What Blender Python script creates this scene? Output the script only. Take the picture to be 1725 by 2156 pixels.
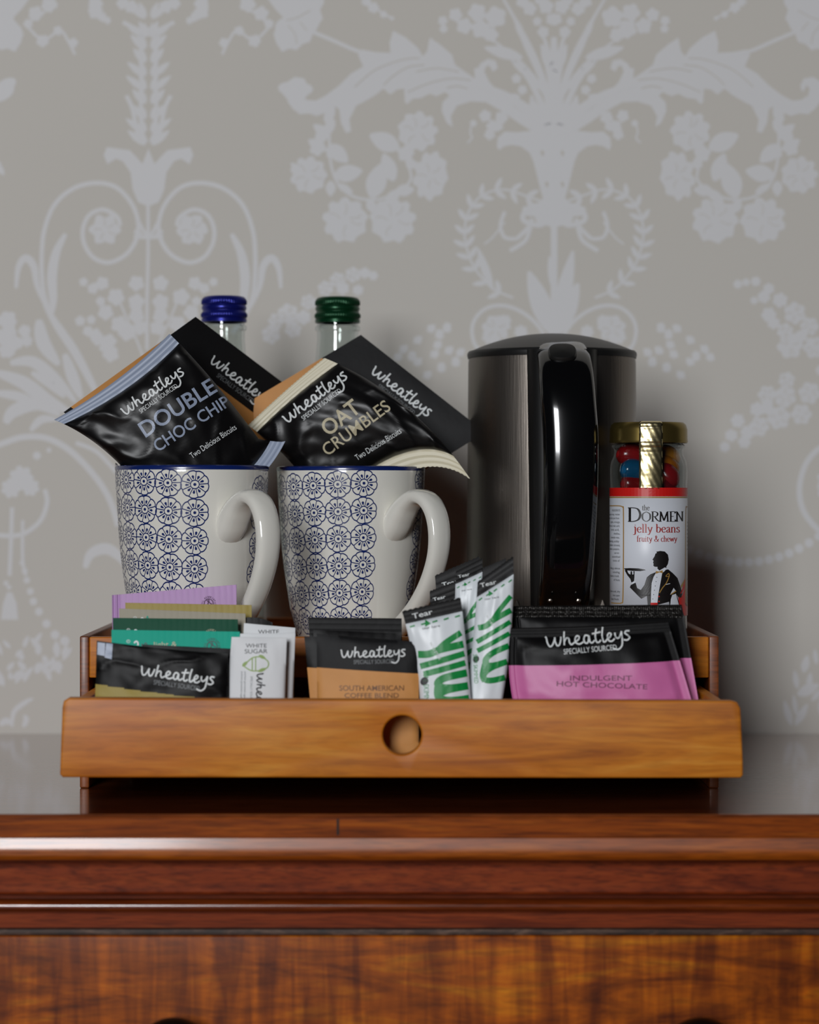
import bpy, bmesh, math, random
from mathutils import Vector, Matrix, noise
from mathutils.geometry import tessellate_polygon

# ------------------------------------------------------------------ camera, world, lights
F = 5525.0            # focal length in pixels of the 1725 x 2156 frame
CX, HY, EYE = 862.0, 1040.0, 0.163   # eye height above the chest top (z = 0)
WALL_Y = 1.785
scene = bpy.context.scene
for o in list(bpy.data.objects):
    bpy.data.objects.remove(o)

cam_d = bpy.data.cameras.new('camera')
cam = bpy.data.objects.new('camera', cam_d)
scene.collection.objects.link(cam)
scene.camera = cam
cam.location = (0, 0, EYE)
cam.rotation_euler = (math.pi / 2, 0, 0)
cam_d.sensor_fit = 'VERTICAL'
cam_d.sensor_height = 36
cam_d.sensor_width = 36 * 1725 / 2156
cam_d.lens = F * 36 / 2156
cam_d.shift_y = -(1078 - HY) / 2156
cam_d.shift_x = (862.5 - CX) / 2156
cam_d.clip_start = 0.05
cam_d.dof.use_dof = True
cam_d.dof.focus_distance = 1.487
cam_d.dof.aperture_fstop = 6.0

world = bpy.data.worlds.new('room_light')
scene.world = world
world.use_nodes = True
world.node_tree.nodes['Background'].inputs[0].default_value = (0.72, 0.80, 1.0, 1)
world.node_tree.nodes['Background'].inputs[1].default_value = 0.012

def area_light(name, loc, target, sx, sy, power, col):
    d = bpy.data.lights.new(name, 'AREA')
    d.shape = 'RECTANGLE'
    d.size, d.size_y, d.energy, d.color = sx, sy, power, col
    o = bpy.data.objects.new(name, d)
    scene.collection.objects.link(o)
    o.location = loc
    o.rotation_euler = (Vector(target) - Vector(loc)).to_track_quat('-Z', 'Y').to_euler()
    return o
# daylight: one tall window in the opposite wall of the room, behind and to the left of the camera
area_light('window_behind_left_offscreen', (-0.75, -1.75, 0.82), (0, 1.6, 0.12), 0.70, 1.20, 70.0, (0.96, 0.975, 1.0))

scene.view_settings.view_transform = 'Standard'
scene.view_settings.look = 'None'
scene.view_settings.exposure = 0.0
scene.view_settings.gamma = 1.0
scene.view_settings.use_curve_mapping = False
scene.cycles.use_denoising = True
scene.cycles.caustics_reflective = False
scene.cycles.caustics_refractive = False
scene.cycles.sample_clamp_indirect = 4.0
scene.cycles.max_bounces = 10
scene.cycles.transparent_max_bounces = 16

# ------------------------------------------------------------------ helpers
def lin(c):
    return tuple(((v / 255) / 12.92 if v / 255 <= 0.04045 else ((v / 255 + 0.055) / 1.055) ** 2.4) for v in c) + (1.0,)

def at(px, py, D):
    return Vector(((px - CX) * D / F, D, EYE - (py - HY) * D / F))

def new_mat(name):
    m = bpy.data.materials.new(name)
    m.use_nodes = True
    return m, m.node_tree, m.node_tree.nodes['Principled BSDF']

def mat(name, col, rough=0.5, metal=0.0, spec=0.5, bump=None, vary=None, coat=0.0, aniso=0.0, coat_rough=0.1, sheen=0):
    """plain procedural material: col in sRGB 0-255; bump=(scale, strength, stretch); vary=(scale, amount)"""
    m, nt, b = new_mat(name)
    b.inputs['Base Color'].default_value = lin(col)
    b.inputs['Roughness'].default_value = rough
    b.inputs['Metallic'].default_value = metal
    b.inputs['Specular IOR Level'].default_value = spec
    b.inputs['Coat Weight'].default_value = coat
    b.inputs['Coat Roughness'].default_value = coat_rough
    b.inputs['Anisotropic'].default_value = aniso
    tc = nt.nodes.new('ShaderNodeTexCoord')
    if vary:
        n = nt.nodes.new('ShaderNodeTexNoise'); n.inputs['Scale'].default_value = vary[0]; n.inputs['Detail'].default_value = 4
        nt.links.new(tc.outputs['Object'], n.inputs['Vector'])
        r = nt.nodes.new('ShaderNodeValToRGB')
        a = vary[1]
        r.color_ramp.elements[0].position = 0.3; r.color_ramp.elements[1].position = 0.7
        r.color_ramp.elements[0].color = tuple(v * (1 - a) for v in lin(col)[:3]) + (1,)
        r.color_ramp.elements[1].color = tuple(min(1, v * (1 + a)) for v in lin(col)[:3]) + (1,)
        nt.links.new(n.outputs['Fac'], r.inputs[0]); nt.links.new(r.outputs[0], b.inputs['Base Color'])
    if bump:
        n = nt.nodes.new('ShaderNodeTexNoise'); n.inputs['Scale'].default_value = bump[0]; n.inputs['Detail'].default_value = 3
        mp = nt.nodes.new('ShaderNodeMapping')
        if len(bump) > 2: mp.inputs['Scale'].default_value = bump[2]
        nt.links.new(tc.outputs['Object'], mp.inputs['Vector']); nt.links.new(mp.outputs[0], n.inputs['Vector'])
        bp = nt.nodes.new('ShaderNodeBump'); bp.inputs['Strength'].default_value = bump[1]; bp.inputs['Distance'].default_value = 0.001
        nt.links.new(n.outputs['Fac'], bp.inputs['Height']); nt.links.new(bp.outputs[0], b.inputs['Normal'])
    return m

def wood(name, cols, stretch=(2, 40, 40), scale=6.0, rough=0.35, coat=0.0, dist=1.2, fig=None, bump=0.15, pores=0.35, coat_rough=0.15, spec=0.5):
    """grain along x: dark-to-light colour list over stretched noise; fig=(scale, amount) adds ripple figure across the grain"""
    m, nt, b = new_mat(name)
    N = nt.nodes.new; L = nt.links.new
    tc = N('ShaderNodeTexCoord')
    mp = N('ShaderNodeMapping'); mp.inputs['Scale'].default_value = stretch
    L(tc.outputs['Object'], mp.inputs['Vector'])
    n1 = N('ShaderNodeTexNoise'); n1.inputs['Scale'].default_value = scale; n1.inputs['Detail'].default_value = 6
    n1.inputs['Roughness'].default_value = 0.6; n1.inputs['Distortion'].default_value = dist
    L(mp.outputs[0], n1.inputs['Vector'])
    r = N('ShaderNodeValToRGB'); cr = r.color_ramp
    k = len(cols)
    cr.elements[0].position = 0.25; cr.elements[0].color = lin(cols[0])
    cr.elements[1].position = 0.78; cr.elements[1].color = lin(cols[-1])
    for i in range(1, k - 1):
        e = cr.elements.new(0.25 + 0.53 * i / (k - 1)); e.color = lin(cols[i])
    L(n1.outputs['Fac'], r.inputs[0])
    out = r.outputs[0]
    if fig:
        mp2 = N('ShaderNodeMapping'); mp2.inputs['Scale'].default_value = fig[2]
        L(tc.outputs['Object'], mp2.inputs['Vector'])
        n2 = N('ShaderNodeTexNoise'); n2.inputs['Scale'].default_value = fig[0]; n2.inputs['Detail'].default_value = 3; n2.inputs['Distortion'].default_value = 0.6
        L(mp2.outputs[0], n2.inputs['Vector'])
        r2 = N('ShaderNodeValToRGB'); r2.color_ramp.elements[0].position = 0.35; r2.color_ramp.elements[1].position = 0.68
        g = 1 - fig[1]
        r2.color_ramp.elements[0].color = (g, g * 0.80, g * 0.6, 1); r2.color_ramp.elements[1].color = (1, 1, 1, 1)
        L(n2.outputs['Fac'], r2.inputs[0])
        mx = N('ShaderNodeMixRGB'); mx.blend_type = 'MULTIPLY'; mx.inputs[0].default_value = 1
        L(out, mx.inputs[1]); L(r2.outputs[0], mx.inputs[2]); out = mx.outputs[0]
    if pores:
        mp3 = N('ShaderNodeMapping'); mp3.inputs['Scale'].default_value = (stretch[0] * 6, stretch[1] * 6, stretch[2] * 6)
        L(tc.outputs['Object'], mp3.inputs['Vector'])
        n3 = N('ShaderNodeTexNoise'); n3.inputs['Scale'].default_value = scale; n3.inputs['Detail'].default_value = 2
        L(mp3.outputs[0], n3.inputs['Vector'])
        r3 = N('ShaderNodeValToRGB'); r3.color_ramp.elements[0].position = 0.36; r3.color_ramp.elements[1].position = 0.52
        g = 1 - pores
        r3.color_ramp.elements[0].color = (g, g, g, 1)
        L(n3.outputs['Fac'], r3.inputs[0])
        mx = N('ShaderNodeMixRGB'); mx.blend_type = 'MULTIPLY'; mx.inputs[0].default_value = 1
        L(out, mx.inputs[1]); L(r3.outputs[0], mx.inputs[2]); out = mx.outputs[0]
    L(out, b.inputs['Base Color'])
    b.inputs['Roughness'].default_value = rough
    b.inputs['Specular IOR Level'].default_value = spec
    b.inputs['Coat Weight'].default_value = coat
    b.inputs['Coat Roughness'].default_value = coat_rough
    if bump:
        bp = N('ShaderNodeBump'); bp.inputs['Strength'].default_value = bump; bp.inputs['Distance'].default_value = 0.0006
        L(n1.outputs['Fac'], bp.inputs['Height']); L(bp.outputs[0], b.inputs['Normal'])
    return m

def glass(name, tint=(235, 240, 238), rough=0.02, ior=1.5):
    """clear thin glass: what lies behind shows through, gloss by Fresnel"""
    m = bpy.data.materials.new(name); m.use_nodes = True
    nt = m.node_tree; nt.nodes.clear()
    o = nt.nodes.new('ShaderNodeOutputMaterial'); mx = nt.nodes.new('ShaderNodeMixShader')
    t = nt.nodes.new('ShaderNodeBsdfTransparent'); g = nt.nodes.new('ShaderNodeBsdfGlossy'); f = nt.nodes.new('ShaderNodeFresnel')
    t.inputs[0].default_value = lin(tint); g.inputs['Roughness'].default_value = rough; f.inputs[0].default_value = ior
    ge = nt.nodes.new('ShaderNodeNewGeometry'); mr = nt.nodes.new('ShaderNodeMapRange')
    mr.inputs['To Min'].default_value = ior; mr.inputs['To Max'].default_value = 1 / ior
    nt.links.new(ge.outputs['Backfacing'], mr.inputs[0]); nt.links.new(mr.outputs[0], f.inputs[0])
    nt.links.new(f.outputs[0], mx.inputs[0]); nt.links.new(t.outputs[0], mx.inputs[1]); nt.links.new(g.outputs[0], mx.inputs[2])
    nt.links.new(mx.outputs[0], o.inputs[0])
    return m

class MB:
    def __init__(s): s.v, s.f, s.m = [], [], []
    def add(s, vs, fs, mi=0):
        k = len(s.v); s.v += [tuple(v) for v in vs]
        for f in fs: s.f.append(tuple(i + k for i in f)); s.m.append(mi)
        return s
    def box(s, x0, x1, y0, y1, z0, z1, mi=0):
        v = [(x, y, z) for x in (x0, x1) for y in (y0, y1) for z in (z0, z1)]
        return s.add(v, [(0, 1, 3, 2), (4, 6, 7, 5), (0, 4, 5, 1), (2, 3, 7, 6), (0, 2, 6, 4), (1, 5, 7, 3)], mi)
    def lathe(s, prof, seg=64, c=(0, 0, 0), mi=0, rib=None):
        vs, fs = [], []
        for (r, z) in prof:
            for i in range(seg):
                a = 2 * math.pi * i / seg
                rr = r if rib is None else r + rib(z, a)
                vs.append((c[0] + rr * math.sin(a), c[1] - rr * math.cos(a), c[2] + z))
        for j in range(len(prof) - 1):
            for i in range(seg):
                k = (i + 1) % seg
                fs.append((j * seg + i, j * seg + k, (j + 1) * seg + k, (j + 1) * seg + i))
        return s.add(vs, fs, mi)
    def sweep(s, path, frames, section, mi=0, cap=True):
        """path points, frames (a, b) axes per point, section(i) -> list of (u, v)"""
        vs, fs = [], []
        n = len(section(0))
        for i, (p, (a, b)) in enumerate(zip(path, frames)):
            for (u, v) in section(i): vs.append(Vector(p) + a * u + b * v)
        for j in range(len(path) - 1):
            for i in range(n):
                k = (i + 1) % n
                fs.append((j * n + i, j * n + k, (j + 1) * n + k, (j + 1) * n + i))
        if cap:
            fs.append(tuple(range(n))[::-1]); fs.append(tuple(range((len(path) - 1) * n, len(path) * n)))
        return s.add(vs, fs, mi)
    def build(s, name, mats, parent=None, smooth=True, bevel=0, angle=40, fix=True):
        me = bpy.data.meshes.new(name)
        me.from_pydata(s.v, [], s.f); me.update()
        if not isinstance(mats, (list, tuple)): mats = [mats]
        for m in mats: me.materials.append(m)
        me.polygons.foreach_set('material_index', s.m)
        if bevel or fix:
            bm = bmesh.new(); bm.from_mesh(me)
            if fix: bmesh.ops.recalc_face_normals(bm, faces=bm.faces)
            if bevel:
                bmesh.ops.bevel(bm, geom=[e for e in bm.edges if len(e.link_faces) == 2 and e.calc_face_angle(0) > 0.5], offset=bevel, segments=3, profile=0.5, affect='EDGES', clamp_overlap=True)
            bm.to_mesh(me); bm.free()
        if smooth:
            me.polygons.foreach_set('use_smooth', [True] * len(me.polygons))
            me.set_sharp_from_angle(angle=math.radians(angle))
        o = bpy.data.objects.new(name, me)
        scene.collection.objects.link(o)
        if parent is not None:
            o.parent = parent
            o.matrix_parent_inverse = Matrix.Translation(parent.location).inverted()
        return o

def tag(o, label, cat=None, group=None, kind=None):
    o['label'] = label
    if cat: o['category'] = cat
    if group: o['group'] = group
    if kind: o['kind'] = kind
    return o

def thing(name, loc, label, cat, group=None):
    o = bpy.data.objects.new(name, None)
    o.empty_display_size = 0.02
    scene.collection.objects.link(o)
    o.location = loc
    return tag(o, label, cat, group)

def catmull(pts, k=8):
    P = [Vector(p) for p in pts]
    if len(P) < 3: 
        return [P[0].lerp(P[-1], i / k) for i in range(k + 1)]
    out = []
    for i in range(len(P) - 1):
        a = P[max(i - 1, 0)]; b = P[i]; c = P[i + 1]; d = P[min(i + 2, len(P) - 1)]
        for j in range(k):
            t = j / k
            out.append(0.5 * ((2 * b) + (c - a) * t + (2 * a - 5 * b + 4 * c - d) * t * t + (3 * b - a - 3 * c + d) * t ** 3))
    out.append(P[-1])
    return out

# ------------------------------------------------------------------ flat print (2D shapes laid onto a surface)
_font_cache = {}
def text_tris(body, bold=0.0):
    key = (body, bold)
    if key in _font_cache: return _font_cache[key]
    cu = bpy.data.curves.new('t', 'FONT'); cu.body = body; cu.size = 1.0; cu.offset = bold; cu.resolution_u = 4
    ob = bpy.data.objects.new('t', cu); scene.collection.objects.link(ob)
    dg = bpy.context.evaluated_depsgraph_get()
    me = bpy.data.meshes.new_from_object(ob.evaluated_get(dg))
    me.calc_loop_triangles()
    V = [(v.co.x, v.co.y) for v in me.vertices]
    T = [[V[i] for i in t.vertices] for t in me.loop_triangles]
    bpy.data.meshes.remove(me); bpy.data.objects.remove(ob); bpy.data.curves.remove(cu)
    _font_cache[key] = T
    return T

class Print:
    """collects triangles in a 2D frame (pixels, y down); each shape gets a layer of its own"""
    def __init__(s): s.t = []; s.k = 0
    def tri(s, a, b, c, mi, lay, lays=None):
        s.t.append((a, b, c, mi, lay))
    def poly(s, pts, mi=0, lay=0):
        s.k += 1
        P = [Vector((p[0], p[1], 0)) for p in pts]
        for t in tessellate_polygon([P]):
            s.t.append((tuple(P[t[0]][:2]), tuple(P[t[1]][:2]), tuple(P[t[2]][:2]), mi, lay + (s.k % 40) * 0.02))
    def stroke(s, pts, w, mi=0, lay=0, k=6, taper=None, nib=None, smooth=True, closed=False):
        s.k += 1
        P = [Vector((p[0], p[1])) for p in pts]
        if closed: P = P + [P[0]]
        if smooth and len(P) > 2: P = [Vector(q[:2]) for q in catmull([p.to_3d() for p in P], k)]
        Q = [P[0]]
        for p in P[1:]:
            if (p - Q[-1]).length > 1e-6: Q.append(p)
        P = Q; n = len(P)
        if n < 2: return
        Ls, Rs = [], []
        for i in range(n):
            if closed and i in (0, n - 1): d = (P[1] - P[0]).normalized() + (P[-1] - P[-2]).normalized()
            else: d = (P[min(i + 1, n - 1)] - P[max(i - 1, 0)])
            if d.length < 1e-9: d = Vector((1, 0))
            d.normalize(); nn = Vector((-d.y, d.x))
            ww = w if taper is None else w * taper(i / (n - 1))
            off = nn * ww / 2 if nib is None else Vector((nn.x * nib[0], nn.y * nib[1])) * ww / 2
            Ls.append(P[i] + off); Rs.append(P[i] - off)
        base = lay + (s.k % 40) * 0.02
        for i in range(n - 1):
            l = base + 0.4 * i / n
            l2 = base + 0.4 * (i + 1) / n
            s.t.append((tuple(Ls[i]), tuple(Rs[i]), tuple(Rs[i + 1]), mi, (l, l, l2)))
            s.t.append((tuple(Ls[i]), tuple(Rs[i + 1]), tuple(Ls[i + 1]), mi, (l, l2, l2)))
    def disc(s, x, y, r, mi=0, lay=0, n=16, ry=None, rot=0, scal=0, amp=0.0):
        ry = r if ry is None else ry
        pts = []
        for i in range(n):
            a = 2 * math.pi * i / n
            m = 1 + (amp * abs(math.cos(scal * a / 2)) - amp * 0.5 if scal else 0)
            u, v = r * m * math.cos(a), ry * m * math.sin(a)
            pts.append((x + u * math.cos(rot) - v * math.sin(rot), y + u * math.sin(rot) + v * math.cos(rot)))
        s.poly(pts, mi, lay)
    def leaf(s, x0, y0, x1, y1, w, mi=0, lay=0, bend=0.0):
        a = Vector((x0, y0)); b = Vector((x1, y1)); d = b - a; nn = Vector((-d.y, d.x)).normalized()
        L, R = [], []
        for i in range(9):
            t = i / 8
            c = a + d * t + nn * bend * 4 * t * (1 - t)
            h = w / 2 * (math.sin(math.pi * min(1, t * 0.92 + 0.04)) ** 0.8) * (1.15 - 0.3 * t)
            L.append(c + nn * h); R.append(c - nn * h)
        s.poly([tuple(p) for p in L + R[::-1]], mi, lay)
    def text(s, body, cx, cy, height, ang=0.0, mi=0, lay=0, bold=0.0, width=None, align='c', shear=0):
        """cap-height in px; baseline centre at (cx, cy); ang: counter-clockwise degrees as seen"""
        T = text_tris(body, bold)
        xs = [p[0] for t in T for p in t]
        if not xs: return
        x0, x1 = min(xs), max(xs)
        k = height / 0.70
        kx = k if width is None else width / (x1 - x0)
        ox = (x0 + x1) / 2 if align == 'c' else x0
        ca, sa = math.cos(math.radians(ang)), math.sin(math.radians(ang))
        s.k += 1
        for t in T:
            q = []
            for (x, y) in t:
                u, v = (x - ox) * kx, y * k
                u += shear * v
                q.append((cx + u * ca - v * sa, cy - (u * sa + v * ca)))
            s.t.append((q[0], q[1], q[2], mi, lay + (s.k % 40) * 0.02))
    def glyphs(s, strokes, x, y, size, ang=0.0, w=0.13, mi=0, lay=0, nib=None, k=6, sx=1.0, sy=1.0):
        ca, sa = math.cos(math.radians(ang)), math.sin(math.radians(ang))
        for st in strokes:
            pts = []
            for (u, v) in st:
                u *= size * sx; v *= size * sy
                pts.append((x + u * ca - v * sa, y - (u * sa + v * ca)))
            s.stroke(pts, w * size, mi, lay, k=k, nib=nib)
    def lay_on(s, name, fn, mats, parent, step=8.0, eps=0.00022, unit=0.00006):
        """fn(x, y) -> (point, outward normal)"""
        V, Fc, M, cache = [], [], [], {}
        def vert(p, l):
            key = (round(p[0], 3), round(p[1], 3), round(l, 3))
            if key not in cache:
                q, nrm = fn(p[0], p[1])
                cache[key] = len(V); V.append(q + nrm * (eps + l * unit))
            return cache[key]
        def go(A, B, C, mi):
            e = [math.dist(A[:2], B[:2]), math.dist(B[:2], C[:2]), math.dist(C[:2], A[:2])]
            m = max(e)
            if m > step:
                i = e.index(m)
                P = (A, B, C); p, q, r = P[i], P[(i + 1) % 3], P[(i + 2) % 3]
                h = ((p[0] + q[0]) / 2, (p[1] + q[1]) / 2, (p[2] + q[2]) / 2)
                go(p, h, r, mi); go(h, q, r, mi); return
            f = (vert(A, A[2]), vert(B, B[2]), vert(C, C[2]))
            if len(set(f)) == 3: Fc.append(f); M.append(mi)
        for (a, b, c, mi, lay) in s.t:
            l = lay if isinstance(lay, tuple) else (lay, lay, lay)
            # keep windings alike so that all faces look outward
            if (b[0] - a[0]) * (c[1] - a[1]) - (b[1] - a[1]) * (c[0] - a[0]) > 0: b, c = c, b; l = (l[0], l[2], l[1])
            go((a[0], a[1], l[0]), (b[0], b[1], l[1]), (c[0], c[1], l[2]), mi)
        mb = MB(); mb.v, mb.f, mb.m = [tuple(v) for v in V], Fc, M
        return mb.build(name, mats, parent, smooth=False, fix=False)

WORD = [  # the handwritten brand word, x-height 0.9
    [(0, 1.1), (.08, .95), (.12, .45), (.26, .06), (.45, .12), (.62, .5), (.74, .95)],
    [(.74, .95), (.73, .5), (.84, .08), (1.02, .14), (1.16, .6), (1.22, .95)],
    [(1.5, 1.5), (1.44, .8), (1.4, .05)],
    [(1.4, .35), (1.6, .75), (1.8, .7), (1.82, .3), (1.95, .05), (2.15, .2), (2.5, .48), (2.62, .75), (2.46, .9), (2.28, .6), (2.32, .2), (2.58, .03), (2.9, .22)],
    [(3.35, .8), (3.1, .87), (2.95, .45), (3.05, .08), (3.25, .15), (3.38, .78), (3.4, .2), (3.56, .05), (3.78, .3)],
    [(3.98, 1.5), (3.87, .7), (3.9, .12), (4.08, .06), (4.25, .28)],
    [(3.62, .98), (3.95, 1.03), (4.3, 1.1)],
    [(4.5, 1.6), (4.4, .8), (4.43, .1), (4.6, .08), (4.75, .32), (5.0, .5), (5.1, .78), (4.94, .9), (4.8, .55), (4.87, .12), (5.1, .05), (5.32, .3)],
    [(5.4, .9), (5.43, .45), (5.6, .3), (5.82, .6), (5.92, .95), (5.9, .2), (5.82, -.5), (5.5, -.88), (5.1, -.7)],
    [(6.55, .95), (6.28, .97), (6.18, .75), (6.38, .5), (6.48, .25), (6.27, .03), (6.0, .1)]]
def brand(p, x, y, length, ang, mi, sub=None, w=0.13, sub_text='SPECIALLY SOURCED', lay=0, parts=None):
    """x, y: start of the baseline; length of the word in px"""
    size = length / 6.55
    p.glyphs(WORD if parts is None else WORD[:parts], x, y, size, ang, w, mi, lay, sy=0.72)
    if sub is not None:
        ca, sa = math.cos(math.radians(ang)), math.sin(math.radians(ang))
        u, v = 3.35 * size, -0.66 * size
        p.text(sub_text, x + u * ca - v * sa, y - (u * sa + v * ca), 0.42 * size, ang, sub, lay, bold=0.0, width=4.1 * size)

# ------------------------------------------------------------------ materials
M = {}
M['paper'] = mat('wallpaper_ground', (211, 207, 199), 0.75, bump=(900, 0.12), vary=(1.5, 0.02))
M['paper_print'] = mat('wallpaper_silver_print', (224, 224, 225), 0.65, bump=(900, 0.1))
M['top_wood'] = wood('chest_top_wood', [(78, 32, 10), (118, 56, 22), (142, 74, 34)], (3, 30, 30), 4, rough=0.28, coat=1.0, bump=0.05, coat_rough=0.10)
M['mould_wood'] = wood('chest_moulding_wood', [(92, 36, 2), (156, 76, 10), (188, 104, 22)], (2, 40, 40), 5, rough=0.4, coat=0.55, coat_rough=0.12, bump=0.08)
M['lipping_wood'] = wood('chest_lipping_wood', [(84, 30, 2), (140, 64, 6), (170, 88, 14)], (2, 40, 40), 5, rough=0.5, coat=0.02, spec=0.12)
M['frieze_wood'] = wood('chest_frieze_wood', [(84, 26, 6), (126, 50, 16), (150, 68, 26)], (5, 30, 30), 4, rough=0.55, coat=0.02, bump=0.05, spec=0.15)
M['carcass_wood'] = wood('chest_carcass_wood', [(84, 26, 6), (126, 50, 16), (150, 68, 26)], (2, 40, 40), 5, rough=0.55, coat=0.02, spec=0.15)
M['bead_wood'] = wood('chest_bead_wood', [(70, 26, 8), (110, 46, 14), (140, 66, 22)], (2, 40, 40), 5, rough=0.2, coat=0.7)
M['veneer'] = wood('chest_flame_veneer', [(98, 36, 0), (184, 92, 2), (220, 138, 14)], (2.0, 14, 10), 5, rough=0.5, coat=0.03, spec=0.15, dist=1.6, fig=(9, 0.62, (12, 1, 1.1)), bump=0.05, pores=0.25)
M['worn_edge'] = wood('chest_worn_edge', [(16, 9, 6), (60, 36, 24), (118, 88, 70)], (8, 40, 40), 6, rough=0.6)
M['knob_wood'] = mat('knob_dark_wood', (14, 8, 5), 0.45, spec=0.25)
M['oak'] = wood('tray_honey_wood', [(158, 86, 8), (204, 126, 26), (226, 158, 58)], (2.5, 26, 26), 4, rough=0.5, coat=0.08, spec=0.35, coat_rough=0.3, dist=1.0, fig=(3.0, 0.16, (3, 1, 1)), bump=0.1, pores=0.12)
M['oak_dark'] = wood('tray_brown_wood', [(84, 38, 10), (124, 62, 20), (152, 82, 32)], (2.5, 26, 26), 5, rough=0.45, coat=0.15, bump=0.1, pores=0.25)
M['china'] = mat('cream_china', (233, 231, 222), 0.12, coat=0.5, coat_rough=0.05)
M['navy'] = mat('navy_transfer_print', (16, 36, 100), 0.25, coat=0.4)
M['black_foil'] = mat('black_wrapper_film', (13, 12, 13), 0.36, spec=0.35, bump=(60, 0.25))
M['black_sachet'] = mat('black_sachet_film', (11, 10, 11), 0.42, spec=0.14, bump=(80, 0.15))
M['black_paper'] = mat('matt_black_paper', (15, 15, 17), 0.6, spec=0.3, bump=(300, 0.08))
M['kraft'] = mat('amber_paper', (206, 144, 78), 0.6, bump=(300, 0.1), vary=(40, 0.06))
M['blue_grey'] = mat('blue_grey_film', (150, 162, 184), 0.4)
M['cream_film'] = mat('cream_film', (216, 208, 180), 0.42)
M['white_ink'] = mat('white_ink', (226, 230, 230), 0.5)
M['grey_ink'] = mat('grey_ink', (120, 124, 126), 0.5)
M['cream_ink'] = mat('cream_ink', (196, 186, 156), 0.5)
M['lilac'] = mat('lilac_paper', (192, 154, 202), 0.6, bump=(400, 0.08))
M['lilac_dark'] = mat('lilac_ink', (140, 90, 158), 0.6)
M['plum_ink'] = mat('plum_ink', (76, 36, 76), 0.6)
M['olive'] = mat('olive_gold_paper', (160, 140, 58), 0.55, bump=(400, 0.08))
M['taupe'] = mat('taupe_paper', (164, 156, 138), 0.6, bump=(400, 0.08))
M['forest'] = mat('forest_green_paper', (2, 78, 54), 0.6, spec=0.25, bump=(400, 0.08))
M['teal'] = mat('teal_paper', (16, 172, 146), 0.6, spec=0.25, bump=(400, 0.08))
M['teal_ink'] = mat('dark_teal_ink', (10, 70, 66), 0.5)
M['white_paper'] = mat('white_sugar_paper', (226, 228, 230), 0.55, bump=(300, 0.08))
M['dark_ink'] = mat('dark_grey_ink', (58, 58, 60), 0.6)
M['leaf_ink'] = mat('leaf_green_ink', (150, 176, 104), 0.6)
M['milk_film'] = mat('milk_white_film', (226, 232, 236), 0.35)
M['milk_green'] = mat('milk_green_ink', (6, 138, 62), 0.4)
M['pink'] = mat('pink_film', (206, 108, 166), 0.45, bump=(120, 0.15))
M['pink_ink'] = mat('plum_brown_ink', (110, 40, 80), 0.5)
M['brown_ink'] = mat('brown_ink', (110, 66, 22), 0.5)
M['steel'] = mat('brushed_steel', (124, 117, 110), 0.30, metal=1.0, aniso=0.6, bump=(40, 0.12, (30, 30, 0.6)))
M['lid_grey'] = mat('kettle_lid_grey', (70, 68, 65), 0.42, metal=0.4)
M['gloss_black'] = mat('gloss_black_plastic', (8, 8, 9), 0.12, coat=0.6, coat_rough=0.05)
M['satin_black'] = mat('satin_black_plastic', (20, 20, 20), 0.4)
M['gold_lid'] = mat('gold_lacquer_lid', (140, 121, 66), 0.32, metal=0.9)
M['gold_foil'] = mat('crinkled_gold_foil', (226, 210, 160), 0.24, metal=1.0, bump=(70, 0.4))
M['label_white'] = mat('label_white_paper', (222, 226, 234), 0.38)
M['label_red'] = mat('label_red_ink', (206, 26, 22), 0.38)
M['label_gold'] = mat('label_gold_ink', (168, 130, 66), 0.4)
M['label_black'] = mat('label_black_ink', (22, 18, 18), 0.4)
M['label_wine'] = mat('label_wine_red_ink', (164, 44, 40), 0.4)
M['jar_glass'] = glass('jar_glass', (232, 235, 235), 0.03, 1.75)
M['bottle_glass'] = glass('bottle_glass', (243, 246, 245), 0.03, 1.6)
M['blue_cap'] = mat('blue_cap_metal', (26, 34, 128), 0.28, metal=0.55)
M['green_cap'] = mat('green_cap_metal', (14, 66, 38), 0.28, metal=0.55)
M['floor'] = wood('floor_boards_wood', [(70, 44, 26), (110, 74, 46), (130, 92, 60)], (2, 12, 12), 3)

# crimped black foil seal embossed with a fine grid
m, nt, b = new_mat('black_grid_seal')
tc = nt.nodes.new('ShaderNodeTexCoord'); ck = nt.nodes.new('ShaderNodeTexVoronoi'); ck.inputs['Scale'].default_value = 900
ck.inputs['Randomness'].default_value = 0.15
nt.links.new(tc.outputs['Object'], ck.inputs['Vector'])
bp = nt.nodes.new('ShaderNodeBump'); bp.inputs['Strength'].default_value = 0.9; bp.inputs['Distance'].default_value = 0.0005
nt.links.new(ck.outputs['Distance'], bp.inputs['Height']); nt.links.new(bp.outputs[0], b.inputs['Normal'])
b.inputs['Base Color'].default_value = lin((40, 38, 36)); b.inputs['Metallic'].default_value = 0.7; b.inputs['Roughness'].default_value = 0.3
M['grid_seal'] = m

# ------------------------------------------------------------------ the setting: wall, floor
wall = MB().box(-1.6, 1.6, WALL_Y, WALL_Y + 0.1, -0.85, 1.7).build('wall_back', M['paper'], None, smooth=False)
tag(wall, 'grey beige wallpapered wall with pale damask flowers', kind='structure')
floor = MB().box(-1.6, 1.6, -1.5, WALL_Y + 0.1, -0.90, -0.85).build('floor', M['floor'], None, smooth=False)
tag(floor, 'brown boarded floor below the chest', kind='structure')

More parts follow.
